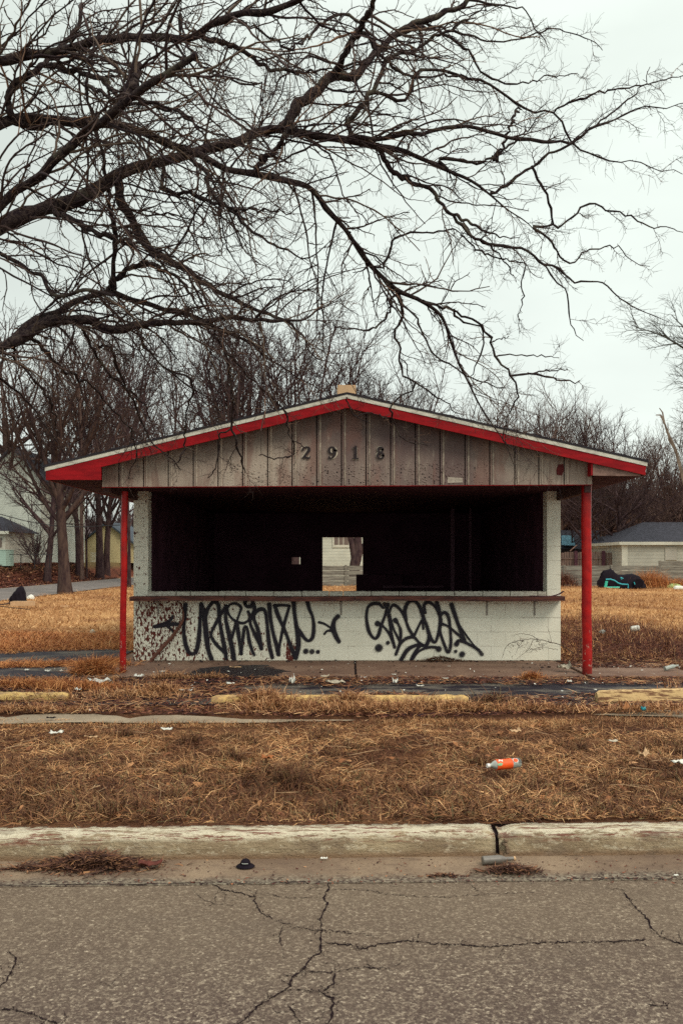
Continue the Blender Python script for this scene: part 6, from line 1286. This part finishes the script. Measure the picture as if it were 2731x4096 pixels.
X, Y, Z = G(1760, 2640, .03); heap(X, 12.36, .022, .16, .03, 700, .06, 'low heap of brown leaves against the wall under the looping tag', 65, (.04, .12))
mb = MB()
for pts in ([(330, 3515), (352, 3508), (358, 3496), (400, 3486), (450, 3468)], [(240, 3478), (300, 3470), (340, 3452)], [(520, 3430), (560, 3424), (580, 3416)]):
    mb.tube([G(a, b, -.118) for a, b in pts], .003, 5)
tag(mb.build('fallen_twig', MAT_DKSTEM), 'thin dark twigs poking out of the gutter heap', 'twig')
# kerbside leaves, sticks
mb = MB(); mb.tube([(wx(a) * .995, WY - .04 - .10 * max(0, (b - 2480) / 170), wz(b)) for a, b in ((670, 2388), (700, 2396), (722, 2415), (733, 2450), (731, 2480), (718, 2505), (690, 2545), (655, 2585), (625, 2618), (604, 2646))], [.008, .008, .009, .012, .018, .022, .026, .028, .026, .024], 8)
tag(mb.build('leaning_stick', MAT_TWIGBROWN, smooth=True), 'bent rusty brown stick leaning on the wall at its left end', 'stick')
mb = MB()
def stem(pts, Y, r=.004, n=14): c_ = catmull([P(a, b, Y) for a, b in pts], n); mb.tube([tuple(q_ + rng.normal(0, .004, 3)) for q_ in c_], list(np.linspace(r, r * .4, n)), 5)
stem([(2295, 2617), (2260, 2590), (2210, 2570), (2150, 2558), (2090, 2560), (2040, 2575), (2015, 2600), (2007, 2632)], 11.9, .0065, 30)
stem([(2150, 2558), (2120, 2540), (2080, 2535), (2045, 2545)], 11.9, .004); stem([(2130, 2560), (2110, 2600), (2080, 2625), (2060, 2640)], 11.9, .004); stem([(2230, 2600), (2170, 2590), (2120, 2600)], 11.9, .0035)
stem([(2205, 2575), (2195, 2530), (2185, 2505)], 11.95, .003); stem([(2090, 2562), (2070, 2590), (2060, 2620)], 11.9, .0035)
for i in range(46):
    t_ = R.random(); a = 2030 + 170 * t_; b = 2558 + R.uniform(0, 70) * (1 - t_ * .5); stem([(a, b), (a + R.uniform(-16, 16), b + R.uniform(-14, 10)), (a + R.uniform(-24, 24), b + R.uniform(-20, 16))], 11.9 + R.uniform(-.03, .05), .0025, 5)
tag(mb.build('dry_weed', MAT_DKSTEM), 'arching leafless weed drooping before the right end of the wall', 'weed')
mb = MB()
stem([(2352, 2640), (2380, 2615), (2420, 2600), (2470, 2582), (2520, 2578)], 11.9, .009, 20); stem([(2415, 2602), (2440, 2600), (2480, 2580)], 12.0, .006)
stem([(2380, 2630), (2450, 2625), (2540, 2630)], 12.3, .005); stem([(2330, 2560), (2310, 2610), (2290, 2660)], 12.0, .006)
stem([(2500, 2640), (2440, 2610), (2390, 2592)], 12.1, .005); stem([(2262, 2700), (2310, 2690), (2330, 2650)], 11.6, .005)
for i in range(60):
    a = R.uniform(2260, 2720); b = R.uniform(2500, 2650); stem([(a, b + 40), (a + R.uniform(-30, 30), b), (a + R.uniform(-80, 80), b - R.uniform(0, 60))], 3500 * 1.47 / (b + 40 - 2235) , .0045, 8)
tag(mb.build('bramble', MAT_TWIGBROWN), 'tangle of leafless arching stems behind the thick red post', 'shrub')
for (a, b, c_, d, lab) in ((640, 3215, 640, 3140, 'dry stalk on the verge near the kerb, left of centre'), (2730, 2790, 2690, 2560, 'tallest pale stalk at the right edge behind the right wheel stop'), (1310, 2945, 1330, 2885, 'dark stalk at the top of the verge below the centre'),
        (2640, 2860, 2560, 2740, 'pale stalk leaning left over the right wheel stop'), (2690, 2870, 2640, 2800, 'short pale stalk before the right end of the right wheel stop')):
    mb = MB(); Y = 3500 * 1.47 / (b - 2235) if b < 3100 else 5.3; stem([(a, b), ((a + c_) / 2 + R.uniform(-8, 8), (b + d) / 2), (c_, d)], Y, .003, 8)
    tag(mb.build('dry_stalk', MAT_PALESTK), lab, 'weed', 'single dry stalks')
# far litter by the side street: black bag, carton, white lump
def lump(name, c, rx, ry, rz, mat, seed, parent=None, label=None, cat=None, amp=.22, group=None, folds=True):
    import bmesh
    g = np.random.default_rng(seed); bm = bmesh.new(); bmesh.ops.create_icosphere(bm, subdivisions=4, radius=1); ph = g.uniform(0, 6.28, 8)
    for v_ in bm.verts:
        d = v_.co.normalized(); n_ = sum(math.sin(d.x * k_ * 3 + ph[k_]) * math.sin(d.y * k_ * 2.6 + ph[k_ - 1]) * math.cos(d.z * k_ * 2.2 + ph[k_ - 2]) / k_ for k_ in (1, 2, 3, 5))
        if folds: n_ += .35 * abs(math.sin(math.atan2(d.y, d.x) * 5 + d.z * 3 + ph[0])) - .15
        s_ = 1 + amp * n_; z_ = d.z * s_
        v_.co = Vector((c[0] + d.x * s_ * rx, c[1] + d.y * s_ * ry, c[2] + max(z_, -.12) * rz))
    me = bpy.data.meshes.new(name); bm.to_mesh(me); bm.free(); me.polygons.foreach_set('use_smooth', [True] * len(me.polygons)); o = link(name, me, mat, parent)
    if parent is None: tag(o, label, cat, group)
    return o
X, Y, Z = G(74, 2412, .03); bag = lump('rubbish_bag', (X, Y, .03), .27, .22, .46, MAT_BLACKPL, 71, label='black rubbish bag slumped on the straw by the side street at far left', cat='rubbish bag')
X, Y, Z = G(98, 2425, .03); mb = MB(); mb.box(X - .33, X + .33, Y - .25, Y + .02, .05, .18, rot=.08); mb.box(X - .30, X + .30, Y - .22, Y - .01, .181, .19, rot=.08); tag(mb.build('carton', MAT_CARD, bevel=.01), 'tan flattened carton on the straw beside the black bag', 'carton')
X, Y, Z = G(124, 2396, .03); lump('white_bundle', (X, Y, .05), .13, .10, .13, MAT_PAPER, 72, label='white bundle lying right of the black bag', cat='litter', folds=False)
mb = MB(); mb.tube([G(a, b, .06) for a, b in ((-20, 2420), (20, 2417), (45, 2410))], .02, 6); mb.tube([G(a, b, .04) for a, b in ((-10, 2424), (50, 2430), (120, 2438))], .012, 6); tag(mb.build('fallen_branch', MAT_DKSTEM), 'thin dark fallen branch before the black bag at far left', 'branch')
X, Y, Z = G(258, 2428, .05); mb = MB(); mb.box(X - .11, X + .11, Y - .02, Y + .03, .06, .09, rot=.5); tag(mb.build('wood_chip', MAT_CARD), 'pale tan sliver of wood on the straw below the thick-trunked tree', 'litter')
X, Y, Z = G(370, 2530, .05); lump('white_scrap', (X, Y, .05), .05, .04, .06, MAT_MUTED, 73, label='dull grey scrap at the brown edge of the straw left of the thin post', cat='litter', folds=False)
# covered heap on the right
hx, hy, _ = G(2480, 2352, 0); cov = empty('covered_ride', (hx, hy, 0), 'black crumpled cover with teal trim over a low vehicle-like shape by the fence', 'covered vehicle')
mb = MB(); prof = [(2394, 2353, .30), (2396, 2325, .34), (2404, 2296, .36), (2410, 2284, .36), (2428, 2281, .34), (2443, 2277, .34), (2450, 2284, .36), (2462, 2296, .42), (2480, 2302, .46), (2500, 2298, .50), (2530, 2297, .50), (2550, 2305, .48), (2565, 2322, .42), (2574, 2340, .34), (2573, 2353, .30)]
n = len(prof); V = []; Fq = []; kk = 11
for i, (px, py, dep) in enumerate(prof):
    X, Yc, Z = P(px, py, hy); g_ = max(Z, .02)
    for j in range(kk):
        u = j / (kk - 1) * 2 - 1; yy = hy + u * dep * (1.15); hh = g_ * (1 - abs(u) ** 2.6) + .012
        V.append((X + .03 * math.sin(u * 9 + i), yy, hh * (1 + .06 * math.sin(i * 2.3 + j * 1.7))))
for i in range(n - 1):
    for j in range(kk - 1): Fq.append((i * kk + j, (i + 1) * kk + j, (i + 1) * kk + j + 1, i * kk + j + 1))
mb.add(V, Fq); cv = mb.build('cover', MAT_BLACKPL, cov, smooth=True)
def strip(pts, w, mat, nm, dy):
    mb = MB(); mb.tube([P(a, b, hy - dy) for a, b in pts], w, 8); mb.build(nm, mat, cov, smooth=True)
strip([(2421, 2318), (2440, 2317), (2456, 2322), (2470, 2332), (2485, 2337), (2510, 2338), (2510, 2353)], .034, MAT_TEAL, 'teal_trim', .62)
strip([(2424, 2324), (2421, 2340), (2418, 2350)], .08, MAT_GREEN, 'green_frame', .60); strip([(2416, 2350), (2440, 2350), (2476, 2350)], .045, MAT_GREEN, 'green_rail', .60)
strip([(2480, 2310), (2490, 2314), (2482, 2317)], .035, MAT_TEAL, 'teal_emblem', .60); strip([(2396, 2320), (2404, 2320)], .05, MAT_TEAL, 'teal_patch', .48)
strip([(2534, 2328), (2537, 2338)], .03, MAT_TEAL, 'teal_patch', .6)
for px, r_ in ((2407, .26), (2550, .24)):
    X = at(px, hy - .55); mb = MB(); mb.tube([(X, hy - .62, r_), (X, hy - .50, r_)], r_, 20); mb.build('wheel', MAT_BLACKPL, cov, smooth=True)
X, Y, Z = G(2683, 2349, .02); lump('green_bag', (X, Y, .03), .5, .3, .17, simple('pale green plastic', (0.35, .46, .16), .6, .15), 74, label='pale green crumpled bag on the straw by the fence at the right', cat='litter', folds=False)
X, Y, Z = G(2712, 2356, .02); lump('white_bag', (X, Y, .03), .28, .2, .16, MAT_PAPER, 75, label='white scrap next to the pale green bag at the right', cat='litter', folds=False)
X, Y, Z = G(2537, 2541, .02); cu = empty('paper_cup', (X, Y, .06), 'white paper cup lying in the grass right of the thick post', 'cup'); mb = MB(); mb.tube([(X - .075, Y, .14), (X + .075, Y, .15)], [.05, .06], 18); mb.build('cup_body', MAT_PAPER, cu, smooth=True)
X, Y, Z = G(2682, 2684, .02); mb = MB(); mb.tube([(X - .10, Y - .05, .055), (X + .03, Y, .08), (X + .05, Y, .085), (X + .10, Y + .02, .09)], [.027, .028, .015, .012], 14); tag(mb.build('plastic_bottle', MAT_LGREY, smooth=True), 'clear empty plastic bottle on a straw heap at the right edge', 'bottle')
X, Y, Z = G(2408, 2540, .02); lump('grey_scrap', (X, Y, .06), .07, .05, .06, MAT_LGREY, 76, label='grey scrap in the weeds just right of the thick post', cat='litter', folds=False)
# tall weeds beside the covered shape
clump(at(2600, 44.5), 44.5, .55, .3, 1500, (.4, 1.1), MAT_ORSTRAW, 'tall_weed', 'tall rust-coloured weeds against the fence right of the black cover', 81, (5, 40), (.01, .02), 0, None)
clump(at(2262, 45.5), 45.5, .3, .2, 500, (.4, 1.0), MAT_LITTER, 'tall_weed', 'dark weeds at the fence post just right of the wall corner', 82, (5, 30), (.01, .02), 0, None)
clump(at(2700, 45.0), 45.0, .8, .3, 900, (.3, .7), MAT_ORSTRAW, 'tall_weed', 'low rust-coloured weeds along the taller fence panels', 83, (5, 50), (.01, .02), 0, None)
# bare bush before the white house
g = np.random.default_rng(91); rng = g
bx, by = at(145, 52), 52.0; s_ = np.tile([[bx, by, 1.15]], (14, 1)) + g.normal(0, .12, (14, 3)) * [1, 1, 0]; d_ = np.stack([g.normal(-.15, .4, 14), g.normal(0, .3, 14), np.ones(14)], 1)
a1, b1 = grow(s_, d_, g.uniform(1.6, 3.2, 14), np.full(14, .03), np.full(14, .01), 8, .1, (0, 0, .05)); s2, d2, l2, r2 = spawn(a1, b1, 12, .15, .98, (20, 60), .4, 1.2, .6, .010); a2, b2 = grow(s2, d2, l2, r2, r2 * .5, 6, .15, (0, 0, .03))
s3, d3, l3, r3 = spawn(a2, b2, 5, .2, .98, (20, 60), .15, .5, .7, .006); a3, b3 = grow(s3, d3, l3, r3, r3, 4, .15, (0, 0, .03))
v_, q_ = merge([tubes_np(a1, b1, 5), tubes_np(a2, b2, 4), tubes_np(a3, b3, 3)]); tag(link('bare_bush', mesh_np('bare_bush', v_, q_), MAT_FTREE), 'bare twiggy bush in front of the tall white house', 'bush')
print('done')
